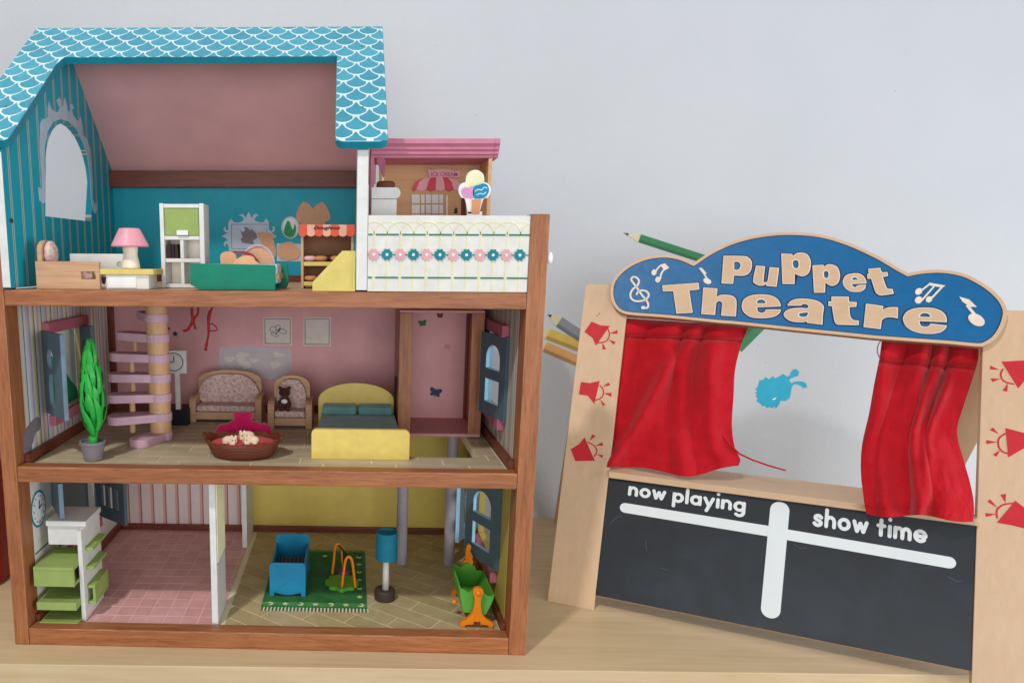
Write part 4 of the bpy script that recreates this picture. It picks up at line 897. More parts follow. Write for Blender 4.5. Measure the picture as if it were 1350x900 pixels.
G().prism(star(.418, .270, .0045), XY(.0221), 0, .0006).build('star_print', 'lemon', t)
t = thing('toy_cot', (.367, .16, .0223), 'blue plastic toy cot with open top standing on the green rug', 'cot')
zr = .0224
def endp(name, y, zt, x0=.3400, x1=.3945):
    G().prism([(x0, zr), (x0 + .006, zr), (x0 + .0075, zr + .006)] + smooth_loop([(x0 + .0075, zr + .006), ((x0 + x1) / 2, zr + .002), (x1 - .0075, zr + .006)], 4, False)[1:-1] + [(x1 - .0075, zr + .006), (x1 - .006, zr), (x1, zr)] + [(x1, zt - .007)] + arc(x1 - .006, zt - .006, .006, 0, 90, 4) + arc(x0 + .006, zt - .006, .006, 90, 180, 4), XZ(y), 0, .004).build(name, 'blueplastic', t, .0008)
endp('end_panel', .115, .0755); endp('end_panel', .208, .085)
for x in (.3405, .3910): B('side_panel', 'blueplastic', t, x, x + .003, .1192, .2078, .0285, .0700, .0006)
B('base_panel', 'blueplastic', t, .3437, .3908, .1192, .2078, .0285, .0320, .0004)
g = G()
for k in range(7): g.box(.3445 + k * .0064, .3465 + k * .0064, .150, .207, .046, .0475)
for k in range(6): g.box(.3437, .3908, .152 + k * .0095, .1535 + k * .0095, .0472, .0485)
g.build('mattress_grid', 'grey', t, kind='stuff')
t = thing('toy_swing', (.449, .16, .0223), 'orange arched baby swing on a wavy green base standing on the rug', 'swing')
ba = [(.449 + (.0245 + .0022 * math.cos(R(8 * a))) * math.cos(R(a)), .160 + (.0265 + .0022 * math.cos(R(8 * a))) * math.sin(R(a))) for a in range(0, 360, 6)]
G().prism(ba, XY(.0224), 0, .0055).build('base', 'cradle', t, .001)
for (xa, ya, xb, yb, zt) in ((.4330, .186, .4520, .186, .0790), (.4490, .138, .4700, .138, .0780)):
    xm = (xa + xb) / 2; pts = smooth_loop([(xa, ya, .0280), (xa + .0025, ya + .001, .050), (xm - .0050, ya, zt - .006), (xm, ya, zt), (xm + .0050, ya, zt - .006), (xb - .0025, ya + .001, .050), (xb, ya, .0280)], 5, False)
    G().tube(pts, .0021, 10).build('arch_leg', 'orange', t, smooth=True)
G().tube([(.4425, .186, .0775), (.4595, .138, .0765)], .0014, 8).build('cross_bar', 'black', t, smooth=True)
G().ball((.4520, .160, .0440), (.0095, .0110, .0055)).build('seat', 'purple', t, smooth=True); G().tube([(.451, .162, .0470), (.451, .162, .0770)], .0010, 8).build('hanger', 'black', t, smooth=True)
G().ball((.4560, .150, .0730), (.0035, .0035, .0045)).build('hub', 'black', t, smooth=True)
t = thing('floor_lamp', (.5155, .118, Z1), 'toy standard lamp with teal drum shade, white pole and dark round base', 'lamp')
G().lathe([(.0155, Z1 + .0003), (.0158, .0215), (.0158, .0345), (.0145, .0362)], .5145, .118, 28).build('base', 'darkbase', t)
G().lathe([(.0052, .0363), (.0046, .0860)], .5155, .118, 16).build('pole', 'white', t, smooth=True)
G().lathe([(.0158, .0850), (.0162, .0860), (.0158, .1265), (.0150, .1272), (.0148, .1240)], .5160, .118, 30, cap=True).build('lamp_shade', 'lampteal', t)
t = thing('toy_cradle', (.64, .09, Z1), 'green toy cradle swinging between two orange stands by the side wall', 'cradle')
def stand(y, cx):
    pts = [(cx - .0225, .0215), (cx - .0225, .0275), (cx - .0195, .0305), (cx - .013, .0345), (cx - .0065, .0440), (cx - .0042, .058), (cx - .0050, .068), (cx - .0072, .0730), (cx - .0058, .0785), (cx, .0805), (cx + .0058, .0785), (cx + .0072, .0730), (cx + .0050, .068), (cx + .0042, .058), (cx + .0065, .0440), (cx + .013, .0345), (cx + .0195, .0305), (cx + .0225, .0275), (cx + .0225, .0215), (cx + .0165, .0208), (cx + .0140, .0255), (cx - .0140, .0255), (cx - .0165, .0208)]
    s_ = G().prism(smooth_loop(pts, 3), XZ(y), 0, .0065).build('stand', 'orange', t, .0011)
    G().ball((cx, y - .0008, .0730), (.0038, .0022, .0038)).build('pivot', 'orange', t, smooth=True)
    for a in (-1, 1): G().lathe([(.0032, 0), (.0032, .001)], 0, 0, 10)
    return s_
stand(.0330, .6390); stand(.1300, .6400)
hl = G().prism([(.6345, .0265), (.6440, .0265), (.6440, .0300), (.6415, .0310), (.6400, .0295), (.6370, .0310), (.6345, .0300)], XZ(.0325), 0, .0006).build('emblem', 'basket', t)
g = G(); so = [(.6165, .0760), (.6620, .0700)]
prof_o = [(.6140, .0755), (.6195, .0420), (.6260, .0385), (.6500, .0360), (.6550, .0385), (.6640, .0640), (.6620, .0655), (.6530, .0415), (.6490, .0390), (.6270, .0415), (.6220, .0445), (.6165, .0762)]
G().prism(prof_o, XZ(.0450), 0, .0800).build('tub', 'cradle', t, .0006)
for y in (.0420, .1255): G().prism(smooth_loop([(.6150, .0750), (.6205, .0430), (.6265, .0392), (.6495, .0368), (.6540, .0400), (.6630, .0630), (.6540, .0640), (.6440, .0740), (.6360, .0760), (.6280, .0690)], 2), XZ(y), 0, .003).build('end_panel', 'cradle', t, .0006)
G().prism(smooth_loop([(.6375, .0800), (.6355, .0900), (.6370, .1000), (.6400, .1040), (.6440, .1010), (.6430, .0930), (.6470, .0850), (.6440, .0800)], 3), XZ(.1300), 0, .006).build('handle', 'orange', t, .001)
G().ball((.6115, .0650, .0440), (.0042, .0042, .0042)).build('knob', 'orange', t, smooth=True)

# ------------------------------------------------------------------ red tub beyond the house
g = G(); g.prism([(-.34, .165), (-.121, .165), (-.106, .180), (-.106, .36), (-.34, .36)], XY(0), .0005, .205)
g.build('storage_tub', 'tubred', None, .016, label='dark red plastic tub just beside the dolls house', cat='tub', seg=4)

# ------------------------------------------------------------------ puppet theatre
T0 = Vector((.77157, .16174, 0)); PSI, LEAN, BW, TW = .4432, .36737, .06886, .58512
TA = Vector((math.cos(PSI), -math.sin(PSI), 0)); TBK = Vector((math.sin(PSI), math.cos(PSI), 0))
TU = TBK * math.sin(LEAN) + Vector((0, 0, 1)) * math.cos(LEAN); TN = TA.cross(TU)
th_fn = lambda a, b, d: T0 + TA * a + TU * b - TN * d            # d runs backwards from the front face
def TS(u, v, d=0):
    p = onplane(T0 - TN * d, TN, u, v) - T0 + TN * d; return (p.dot(TA), p.dot(TU))
TSL = lambda pts, d=0: [TS(u, v, d) for u, v in pts]
T = thing('puppet_theatre', tuple(T0), 'folding wooden puppet theatre with blue name sign, chalkboard front and red lamp prints', 'puppet theatre')
lt, rt_ = TS(769.5, 374)[1], TS(1340, 409)[1]
lb = G().prism([(0, .0003), (BW, .0003), (BW, lt), (.003, lt), (0, lt - .003)], th_fn, 0, .010).build('side_board', 'birch', T, .0008)
rb = G().prism([(TW - BW, .0003), (TW, .0003), (TW, rt_), (TW - BW, rt_)], th_fn, 0, .010).build('side_board', 'birch', T, .0008)
# rear frame: two legs and a foot bar leaning back to the wall
hinge = .945
for s0 in (0.004, TW - BW + .004):
    top = th_fn(s0, lt * hinge, .0115); base = Vector((.874, .518, 0)) + TA * s0; base.z = .0003
    up_ = (top - base).normalized(); nn = TA.cross(up_)
    fnl = lambda a, b, d, base=base, up_=up_, nn=nn: base + TA * a + up_ * b - nn * d
    G().prism([(0, 0), (BW - .008, 0), (BW - .008, (top - base).length - .006), (0, (top - base).length - .006)], fnl, 0, .010).build('rear_leg', 'birch', T, .0008)
# chalkboard, ledge
cb, ct = TS(790, 785)[1], TS(806, 629)[1]
c0, c1 = BW + .0004, TW - BW - .0004
cbd = G().prism([(c0, cb), (c1, cb), (c1, ct), (c0, ct)], th_fn, .001, .008).build('chalkboard', 'chalk', T, .0005)
G().prism([(c0, cb - .0010), (c1, cb - .0010), (c1, cb - .0001), (c0, cb - .0001)], th_fn, .0012, .008).build('chalkboard_edge', 'birche', T)
lz = th_fn(0, ct, 0)
led = lambda a, b, d: T0 + TA * a + TBK * (b + (lz - T0).dot(TBK)) + Vector((0, 0, lz.z + .0005 + d))
G().prism([(c0, -.006), (c1, -.006), (c1, .083), (c0, .083)], led, 0, .0095).build('ledge', 'birchx', T, .0008)
# white print on the chalkboard
def cap_bar(p0, p1, r0, r1=None, n=10):
    r1 = r1 or r0; a = math.degrees(math.atan2(p1[1] - p0[1], p1[0] - p0[0])); return ellipse(p0[0], p0[1], r0, r0, n, a + 90, a + 270) + ellipse(p1[0], p1[1], r1, r1, n, a - 90, a + 90)
def px_r(u, v, w): a, b = TS(u, v - w / 2), TS(u, v + w / 2); return abs(a[1] - b[1]) / 2
w1 = px_r(900, 680, 14)
G().prism(cap_bar(TS(824, 669), TS(1012, 699.5), w1 * .95), th_fn, .0004, .0011).build('white_bar', 'barwhite', cbd)
G().prism(cap_bar(TS(1030, 703), TS(1251, 741), w1 * .95), th_fn, .0003, .0011).build('white_bar', 'barwhite', cbd)
p0, p1 = TS(1028, 672), TS(1016, 803); G().prism(cap_bar(p0, p1, px_r(1020, 740, 22) * 1.02), th_fn, .0001, .0011).build('white_bar', 'barwhite', cbd)
def o_(cx, cy, rx, ry, a0=0, a1=360): return [(cx + rx * math.cos(R(a0 + (a1 - a0) * k / 20)), cy + ry * math.sin(R(a0 + (a1 - a0) * k / 20))) for k in range(21)]
hk = lambda x, w: [(x, .45)] + [(x + w / 2 - w / 2 * math.cos(R(a)), .52 + .33 * math.sin(R(a))) for a in range(20, 181, 16)] + [(x + w, .15)]
GL = {'n': (.56, [[(0, .15), (0, .85)], hk(0, .56)]), 'o': (.66, [o_(.33, .5, .33, .35)]), 'w': (.86, [[(0, .85), (.21, .15)], [(.21, .15), (.43, .75)], [(.43, .75), (.65, .15)], [(.65, .15), (.86, .85)]]), 'p': (.64, [[(0, .85), (0, -.33)], o_(.32, .5, .32, .35)]),
      'l': (0, [[(0, .15), (0, 1.38)]]), 'a': (.64, [o_(.32, .5, .32, .35), [(.64, .85), (.64, .15)]]), 'y': (.62, [[(0, .85), (.31, .17)], [(.62, .85), (.17, -.32)]]), 'i': (0, [[(0, .15), (0, .85)], [(0, 1.34), (0, 1.36)]]),
      'g': (.64, [o_(.32, .5, .32, .35), [(.64, .85), (.64, -.02)] + o_(.34, -.02, .30, .32, 0, -140)]), 's': (.48, [smooth_loop([(.47, .74), (.30, .86), (.09, .80), (.05, .64), (.22, .52), (.42, .42), (.46, .26), (.30, .14), (.10, .16), (0, .26)], 3, False)]),
      'h': (.56, [[(0, .15), (0, 1.38)], hk(0, .56)]), 't': (.42, [[(.2, .15), (.2, 1.22)], [(0, .82), (.42, .82)]]), 'm': (.96, [[(0, .15), (0, .85)], hk(0, .48), hk(.48, .48)]), 'e': (.66, [[(.03, .49), (.64, .49)] + o_(.33, .5, .33, .35, 2, 318)])}
def word(body, pts, sw=.135):
    """rounded printed letters: start and end of the baseline, then a point one x-height above the start"""
    (a0, b0), (a1, b1), (at, bt) = [TS(*p) for p in pts]; xh = bt - b0; x = sw; lay = []
    for ch in body:
        if ch == ' ': x += .42; continue
        w, st = GL[ch]; lay.append((x, st)); x += w + 2 * sw + .10
    tot = x - .10 - sw; kx = (a1 - a0) / tot; n = 0; mp = lambda p: (a0 + p[0] * kx, b0 + (a0 + p[0] * kx - a0) * (b1 - b0) / (a1 - a0) + p[1] * xh)
    for x0, st in lay:
        g = G()
        for ln in st:
            n += 1; d0 = .0003 - n * .000006; q = [(x0 + a, b) for a, b in ln]
            L, Rr = ribbon(q, sw * 2)
            for i in range(len(q) - 1):
                dd = d0 - i * .0000008; quad = [mp(u) for u in (L[i], L[i + 1], Rr[i + 1], Rr[i])]; g.prism(quad, th_fn, dd, .0011)
            for i, c in enumerate(q):
                g.prism([mp((c[0] + sw * math.cos(R(a)), c[1] + sw * math.sin(R(a)))) for a in range(0, 360, 30)], th_fn, d0 - .0000025 - i * .0000009, .0011)
        g.build('lettering', 'barwhite', cbd)
word('now playing', [(827.5, 653), (982.5, 675.5), (827.5, 639.5)])
word('show time', [(1071, 693), (1222.5, 717), (1071, 675.5)])
for pts in ([(805, 689), (812, 682), (820, 679)], [(851, 712), (852, 722), (853, 726)], [(871, 748), (880, 751)], [(1250, 760), (1262, 766), (1268, 765)], [(1046, 716), (1054, 722), (1064, 722)], [(885, 645), (888, 651), (886, 660)]):
    stroke(G(), TSL(pts), .0005, th_fn, .0006, .0011).build('chalk_mark', 'chalkgrey', cbd)
# name sign
so = [(804.8, 384), (809, 368), (825, 351.5), (850, 339.5), (875, 336), (896, 339), (914.5, 346.5), (933, 334), (950, 325), (968, 317.5), (990, 311.5), (1015, 307.5), (1044, 306), (1081, 309), (1118, 319.5), (1157, 337), (1182, 351.5), (1197.5, 360), (1215, 356.8), (1241, 355.5), (1269, 360), (1291, 370), (1308, 381.5), (1321, 394.5), (1327.5, 408), (1327, 419), (1322, 433), (1313, 446), (1301, 454), (1289, 456.5), (1250, 453), (1200, 449.5), (1154, 446), (1110, 441.5), (1045, 435), (970, 427), (950, 425.5), (900, 420.5), (867, 417.5), (838, 415.5), (822, 413), (813, 407.5), (807, 398)]
SD = -.011
sig = TSL(so, SD)
notch = {6, 17}
def semismooth(p, n, corners):
    out = []; m = len(p)
    for i in range(m):
        b, c = p[i], p[(i + 1) % m]; a = b if i in corners else p[i - 1]; d = c if (i + 1) % m in corners else p[(i + 2) % m]
        for k in range(n):
            t = k / n; out.append(tuple(.5 * (2 * b[j] + (c[j] - a[j]) * t + (2 * a[j] - 5 * b[j] + 4 * c[j] - d[j]) * t * t + (3 * b[j] - a[j] - 3 * c[j] + d[j]) * t ** 3) for j in (0, 1)))
    return out
sig = semismooth(sig, 4, notch)
def inset(p, e):
    sgn = 1 if area(p) > 0 else -1; out = []; m = len(p)
    for i in range(m):
        a, b, c = p[i - 1], p[i], p[(i + 1) % m]
        n1 = (-(b[1] - a[1]), b[0] - a[0]); n2 = (-(c[1] - b[1]), c[0] - b[0]); l1, l2 = math.hypot(*n1) or 1, math.hypot(*n2) or 1
        nx, ny = n1[0] / l1 + n2[0] / l2, n1[1] / l1 + n2[1] / l2; q = nx * nx + ny * ny or 1; k = min(2 * e / q, e * 1.6 / math.sqrt(q)) * sgn
        out.append((b[0] + nx * k, b[1] + ny * k))
    return out
sb = G().prism(sig, th_fn, SD + .0014, -.0003).build('sign_board', 'birche', T)
ins = inset(sig, .0044)
G().prism(sig, th_fn, SD, SD + .0014, [ins]).build('sign_rim', 'birchx', sb, .0004)
G().prism(inset(sig, .0040), th_fn, SD + .0009, SD + .00139).build('outline_print', 'signnavy', sb); G().prism(inset(sig, .0055), th_fn, SD + .0006, SD + .0010).build('sign_face', 'signblue', sb)
def letter(zb, outer, holes=(), mat='birchx', name='letter'):
    cv = lambda p: TSL(zoom(zb[0], zb[1], 9, p), SD)
    out = [smooth_corner(cv(outer))] + [smooth_corner(cv(h)) for h in holes]
    G().prism(inset(out[0], -.0011), th_fn, SD + .0003, SD + .0008, [inset(h, .0009) for h in out[1:]]).build('letter_outline', 'signnavy', sb)
    G().prism(out[0], th_fn, SD - .0004, SD + .0009, out[1:]).build('letter_edge', 'paleedge', sb)
    G().prism(inset(out[0], .0011), th_fn, SD - .0007, SD + .0005, [inset(h, -.0010) for h in out[1:]]).build(name, mat, sb)
z1, z2, z3, z4, z5, z6, z7 = (800, 330), (920, 320), (1050, 320), (860, 360), (970, 370), (1110, 350), (1180, 350)
letter(z4, [(118, 145), (550, 115), (558, 195), (440, 208), (480, 470), (285, 480), (248, 215), (125, 218)])
letter(z4, [(605, 172), (773, 182), (765, 285), (800, 262), (870, 255), (950, 270), (990, 305), (1000, 370), (992, 515), (815, 503), (828, 370), (815, 340), (790, 330), (765, 345), (757, 365), (745, 497), (580, 485)])
letter(z5, [(535, 304), (255, 316), (258, 350), (280, 375), (320, 378), (350, 360), (365, 342), (535, 342), (525, 375), (480, 415), (400, 438), (280, 445), (170, 430), (100, 380), (75, 330), (72, 290), (85, 235), (130, 195), (200, 170), (300, 162), (400, 170), (480, 205), (525, 260)], [[(252, 268), (258, 240), (285, 225), (325, 228), (350, 250), (352, 268)]])
letter(z5, [(610, 295), (770, 295), (785, 280), (830, 278), (862, 295), (860, 318), (830, 328), (785, 322), (690, 325), (620, 342), (580, 372), (568, 400), (585, 435), (640, 475), (720, 492), (800, 492), (840, 480), (845, 500), (1030, 522), (1035, 400), (1045, 330), (1035, 290), (990, 250), (900, 222), (790, 212), (700, 220), (640, 250)], [[(750, 400), (770, 385), (855, 375), (848, 410), (820, 428), (780, 428), (755, 415)]])
cvt = [(1096.1, 390.9), (1118.9, 391.1), (1119.4, 397.8), (1129.4, 398.3), (1128.9, 404.4), (1119.8, 404.7), (1121.1, 416.7), (1125.6, 421.7), (1132.2, 422.2), (1132.2, 428.7), (1110, 428.1), (1104.4, 427.8), (1101.1, 425.6), (1099.4, 420), (1096.7, 403.3), (1092.2, 403.3), (1092, 397.6), (1096.1, 397.2)]
letter((0, 0), [(a * 9, b * 9) for a, b in cvt])
letter(z6, [(285, 452), (490, 480), (485, 530), (520, 505), (580, 493), (665, 495), (662, 628), (600, 615), (530, 615), (490, 635), (472, 660), (460, 755), (255, 730)])
letter(z6, [(1245, 672), (920, 660), (925, 690), (950, 720), (1000, 725), (1030, 715), (1050, 690), (1245, 712), (1225, 750), (1170, 790), (1080, 808), (960, 805), (840, 775), (760, 720), (725, 650), (730, 600), (770, 545), (850, 510), (960, 498), (1080, 505), (1180, 540), (1235, 600)], [[(925, 605), (935, 580), (970, 565), (1015, 570), (1040, 590), (1043, 612)]])
letter(z2, [(305, 155), (540, 158), (600, 175), (635, 215), (642, 270), (628, 330), (590, 375), (530, 392), (430, 388), (418, 488), (280, 483)], [[(432, 228), (475, 228), (500, 245), (505, 280), (490, 312), (465, 322), (432, 320)]])
letter(z2, [(690, 272), (798, 280), (780, 450), (790, 468), (815, 465), (830, 440), (850, 290), (965, 300), (935, 522), (815, 512), (812, 490), (770, 508), (720, 505), (670, 480), (655, 440)])
letter(z2, [(990, 128), (1120, 135), (1125, 160), (1170, 125), (1240, 118), (1300, 140), (1335, 200), (1340, 270), (1320, 350), (1270, 392), (1210, 395), (1150, 365), (1148, 490), (1003, 488)], [[(1130, 225), (1150, 208), (1180, 210), (1195, 240), (1192, 285), (1170, 305), (1145, 295), (1130, 265)]])
letter(z3, [(190, 270), (320, 262), (325, 285), (370, 258), (430, 260), (485, 290), (512, 350), (515, 420), (490, 480), (440, 510), (390, 505), (342, 470), (340, 592), (208, 592)], [[(328, 350), (345, 335), (370, 342), (380, 370), (375, 405), (355, 425), (335, 410), (326, 380)]])
letter(z3, [(828, 484), (660, 488), (662, 505), (680, 525), (710, 525), (725, 505), (825, 500), (815, 540), (770, 575), (700, 583), (630, 572), (575, 530), (552, 475), (560, 420), (600, 380), (670, 363), (740, 365), (795, 395), (825, 445)], [[(660, 438), (670, 418), (695, 412), (718, 425), (728, 440)]])
letter(z3, [(850, 310), (995, 298), (1010, 350), (1080, 348), (1088, 395), (1025, 405), (1060, 510), (1080, 545), (1140, 548), (1155, 605), (1040, 622), (985, 622), (940, 590), (915, 520), (885, 425), (842, 428), (838, 375), (858, 368)])
def sstroke(zb, pts, w, balls=(), polys=(), name='music_note'):
    cv = lambda p: TSL(zoom(zb[0], zb[1], 9, p), SD)
    g = G(); k = .00107 / 9 * 1.0
    for pl, ww in zip(pts, w): stroke(g, smooth_loop(cv(pl), 4, False) if len(pl) > 2 else cv(pl), ww * k * 1.0, th_fn, SD - .0006, SD + .0010)
    for cx, cy, rx, ry, an in balls:
        pl = [(cx + rx * math.cos(R(a)) * math.cos(R(an)) - ry * math.sin(R(a)) * math.sin(R(an)), cy + rx * math.cos(R(a)) * math.sin(R(an)) + ry * math.sin(R(a)) * math.cos(R(an))) for a in range(0, 360, 20)]
        g.prism(cv(pl), th_fn, SD - .00065, SD + .0010)
    for pl in polys: g.prism(cv(pl), th_fn, SD - .00062, SD + .0010)
    g.build(name, 'paleedge', sb)
sstroke(z1, [[(445, 682), (480, 682), (492, 645), (472, 595), (420, 535), (375, 470), (345, 425), (305, 375), (290, 345), (305, 320), (340, 318), (370, 340), (382, 375), (360, 420), (310, 460), (282, 510), (285, 560), (325, 598), (400, 602), (465, 580), (498, 535), (475, 490), (420, 475), (370, 492), (352, 530)]], [24], [(432, 680, 26, 20, 0)], name='treble_clef')
sstroke(z1, [[(580, 250), (600, 220), (640, 180), (690, 165)], [(632, 345), (645, 280), (680, 230), (725, 210)]], [20, 22], [(560, 262, 30, 36, 20), (605, 348, 30, 36, 20)], [[(640, 185), (688, 155), (740, 208), (680, 235)]])
sstroke(z1, [[(1120, 225), (1185, 330)]], [18], [(1192, 365, 50, 32, 25)], [[(1090, 210), (1125, 208), (1190, 280), (1140, 275)]])
sstroke(z7, [[(320, 290), (410, 220)], [(310, 420), (460, 250)], [(430, 390), (570, 240)]], [18, 18, 20], [(280, 308, 46, 36, -35), (278, 410, 46, 40, -35), (402, 402, 40, 34, -35)], [[(400, 205), (598, 238), (560, 262), (420, 240)]])
sstroke(z7, [[(850, 470), (960, 600)]], [26], [(965, 645, 105, 65, 28)], [[(760, 370), (880, 405), (968, 492), (890, 490), (800, 430)]])
# red lamp prints on the side boards
def lampprint(parent, zx, zy, zk, body, arcp, rays):
    cv = lambda p: TSL(zoom(zx, zy, zk, p)); g = G()
    g.prism(cv(body), th_fn, -.0005, .0003); stroke(g, smooth_loop(cv(arcp), 4, False), .0019, th_fn, -.0004, .0003)
    for a, b, c in rays:
        d = ((a[0] * .85 + c[0] * .15), (a[1] * .85 + c[1] * .15)); g.prism(cv([a, b, c, d]), th_fn, -.0004, .0003)
    g.build('lamp_print', 'lampred', parent)
lampprint(lb, 760, 420, 4.737, [(95, 18), (150, 42), (208, 45), (122, 168), (100, 120), (50, 82)], [(196, 62), (206, 100), (185, 140), (130, 152)], [((208, 92), (258, 70), (256, 95)), ((198, 128), (246, 146), (232, 162)), ((164, 150), (186, 190), (162, 193))])
lampprint(lb, 760, 420, 4.737, [(28, 395), (85, 402), (145, 388), (112, 532), (70, 480), (15, 472)], [(145, 415), (168, 445), (165, 480), (145, 500), (118, 508)], [((165, 425), (200, 398), (212, 415)), ((172, 465), (220, 462), (218, 488)), ((148, 505), (180, 535), (165, 545))])
lampprint(lb, 700, 480, 4.09, [(290, 395), (345, 520), (240, 522), (215, 458), (260, 430)], [(305, 418), (342, 440), (356, 470), (340, 498)], [((318, 412), (330, 378), (350, 386)), ((348, 440), (385, 420), (391, 438)), ((356, 484), (390, 489), (384, 505))])
lampprint(rb, 1270, 440, 3.21, [(162, 118), (262, 112), (300, 150), (232, 230)], [(168, 148), (158, 172), (172, 200), (215, 213)], [((152, 152), (115, 134), (113, 150)), ((155, 190), (116, 188), (124, 204)), ((188, 210), (166, 240), (186, 244))])
lampprint(rb, 1270, 440, 3.21, [(178, 398), (262, 420), (300, 440), (300, 475), (262, 480), (190, 522)], [(180, 420), (152, 440), (148, 470), (162, 495), (188, 506)], [((150, 424), (112, 406), (126, 396)), ((143, 457), (97, 449), (98, 466)), ((155, 492), (126, 510), (140, 519))])
lampprint(rb, 1270, 440, 3.21, [(220, 705), (290, 760), (290, 830), (200, 808), (142, 798)], [(215, 716), (170, 722), (142, 745), (143, 780)], [((178, 714), (157, 680), (181, 676)), ((145, 735), (102, 710), (114, 699)), ((138, 762), (94, 757), (95, 774))])
for p in ((790, 413.5), (787.5, 416)):
    q = TS(*p); G().prism(ellipse(q[0], q[1], .0012, .0009, 8), th_fn, -.0003, .0003).build('nail_hole', 'basket', lb)
G().tube([th_fn(BW - .01, TS(900, 414)[1], .018), th_fn(TW - BW + .01, TS(1200, 440)[1], .018)], .003, 10).build('curtain_rod', 'birchx', T, smooth=True)

# ------------------------------------------------------------------ curtains
def lerp_tab(tab, t):
    for (a, va), (b, vb) in zip(tab, tab[1:]):
        if t <= b: return va + (vb - va) * ((t - a) / (b - a))
    return tab[-1][1]
def cubic_tab(tab, t):
    for i in range(len(tab) - 1):
        (a, va), (b, vb) = tab[i], tab[i + 1]
        if t <= b or i == len(tab) - 2:
            pa = tab[i - 1] if i else tab[i]; nb = tab[i + 2] if i + 2 < len(tab) else tab[i + 1]
            m0 = (vb - pa[1]) / ((b - pa[0]) or 1); m1 = (nb[1] - va) / ((nb[0] - a) or 1); h = b - a; q = (t - a) / h
            return (2 * q ** 3 - 3 * q * q + 1) * va + (q ** 3 - 2 * q * q + q) * h * m0 + (-2 * q ** 3 + 3 * q * q) * vb + (q ** 3 - q * q) * h * m1
LEDGE_Z = lz.z + .0100
def ridge(x, k=.75): return abs(math.sin(math.pi * x)) ** k
def curtain(name, label, left, right, folds, depth, nu=170, nv=130, seam=.15, nruf=4.5, lie=False, warp=None):
    """left/right: edges as (v, picture position); folds: (u, width, height, skew, v0, v1); depth: distance behind the boards; lie: hem lies on the ledge"""
    vs = []; fs = []; tl = [[(a, p[k]) for a, p in e] for e in (left, right) for k in (0, 1)]
    for j in range(nv + 1):
        v = j / nv; Lx, Ly, Rx, Ry = [cubic_tab(t_, v) for t_ in tl]
        for i in range(nu + 1):
            u = i / nu; x, y = Lx + (Rx - Lx) * u, Ly + (Ry - Ly) * u; f = 0
            for c, w, h, sk, v0, v1 in folds:
                cc = c + sk * (v - .3); f += h * max(0, min(1, (v - v0) / .15)) * max(0, min(1, (v1 - v) / .2)) * math.exp(-((u - cc) / w) ** 2)
            ph = u * nruf + .25 * math.sin(u * 9 + 1) + warp(u, v)
            top = max(0, 1 - v / .75); f += .0200 * ridge(ph, .85) * (.42 + .58 * max(0, 1 - abs(v - seam) / .60)) * (1 if v > seam else .8)
            puff = .0100 * math.sin(math.pi * min(1, v / seam)) ** .8 if v < seam else 0
            f += puff - .0085 * math.exp(-((v - seam) / .016) ** 2) - .0016 * math.exp(-((v - .945) / .010) ** 2)
            f += .0010 * math.sin(u * 23 + v * 14 + 2 * math.sin(v * 9)) * math.sin(v * 19 + u * 7) * (.4 + .6 * v)
            f += .0024 * (.3 + .7 * v) * mnoise.fractal(Vector((u * 7 + nruf, v * 5, 0)), .9, 2.1, 4) + .0007 * mnoise.noise(Vector((u * 15, v * 9, nruf)))
            d = depth(u, v) - f; yy = y + hem(u) * v ** 6
            q = onplane(T0 - TN * d, TN, x, yy)
            if lie and q.z < LEDGE_Z + .0012:
                q2 = on(2, LEDGE_Z + .0012 + .0022 * abs(math.sin(u * 17)) * (1 - v), x, yy)
                if (q2 - CAM).length < (q - CAM).length: q = q2
            vs.append(q)
    for j in range(nv):
        for i in range(nu): a = j * (nu + 1) + i; fs.append((a, a + 1, a + nu + 2, a + nu + 1))
    g = G().add(vs, fs); o = g.build('stage_curtain', 'redfab', None, smooth=True, label=label, cat='curtain', group='curtains of the puppet theatre')
    sm = o.modifiers.new('soft', 'SMOOTH'); sm.iterations = 3; sm.factor = .4
    md = o.modifiers.new('thickness', 'SOLIDIFY'); md.thickness = .0011; md.offset = 0
    return o
def hem(u): return 14 * math.exp(-((u - .62) / .22) ** 2)
cl = curtain('stage_curtain', 'gathered red curtain with a loose tie, bunched on the ledge beside the treble clef end', 
    [(0, (818, 419)), (.15, (816, 444)), (.4, (810, 500)), (.7, (803, 565)), (1, (797, 616))],
    [(0, (988, 430)), (.08, (984, 438)), (.2, (976, 458)), (.33, (969, 488)), (.5, (967, 524)), (.68, (965, 560)), (.85, (969, 590)), (.94, (976, 605)), (1, (974, 613))],
    [(.46, .070, .020, -.62, .16, 1.15), (.80, .07, .012, .10, .12, 1.4), (.55, .24, .020, .05, .60, 1.9)],
    lambda u, v: .034 - .012 * v, nruf=4.2, lie=True, warp=lambda u, v: .55 * v * math.sin(u * 3.2 + .4) - .35 * v * v)
org = ORG[cl.name]
G().tube([onplane(T0 - TN * d, TN, x, y) for x, y, d in [(938, 545, .012), (950, 570, .010), (962, 586, .008), (975, 598, .010), (992, 606, .013), (1012, 613, .014), (1036, 620, .013)]], [.0008, .001, .0014, .0014, .0013, .0013, .0012], 8).build('tie_cord', 'redfab', cl, smooth=True)
def hem(u): return 3 * math.sin(u * 9)
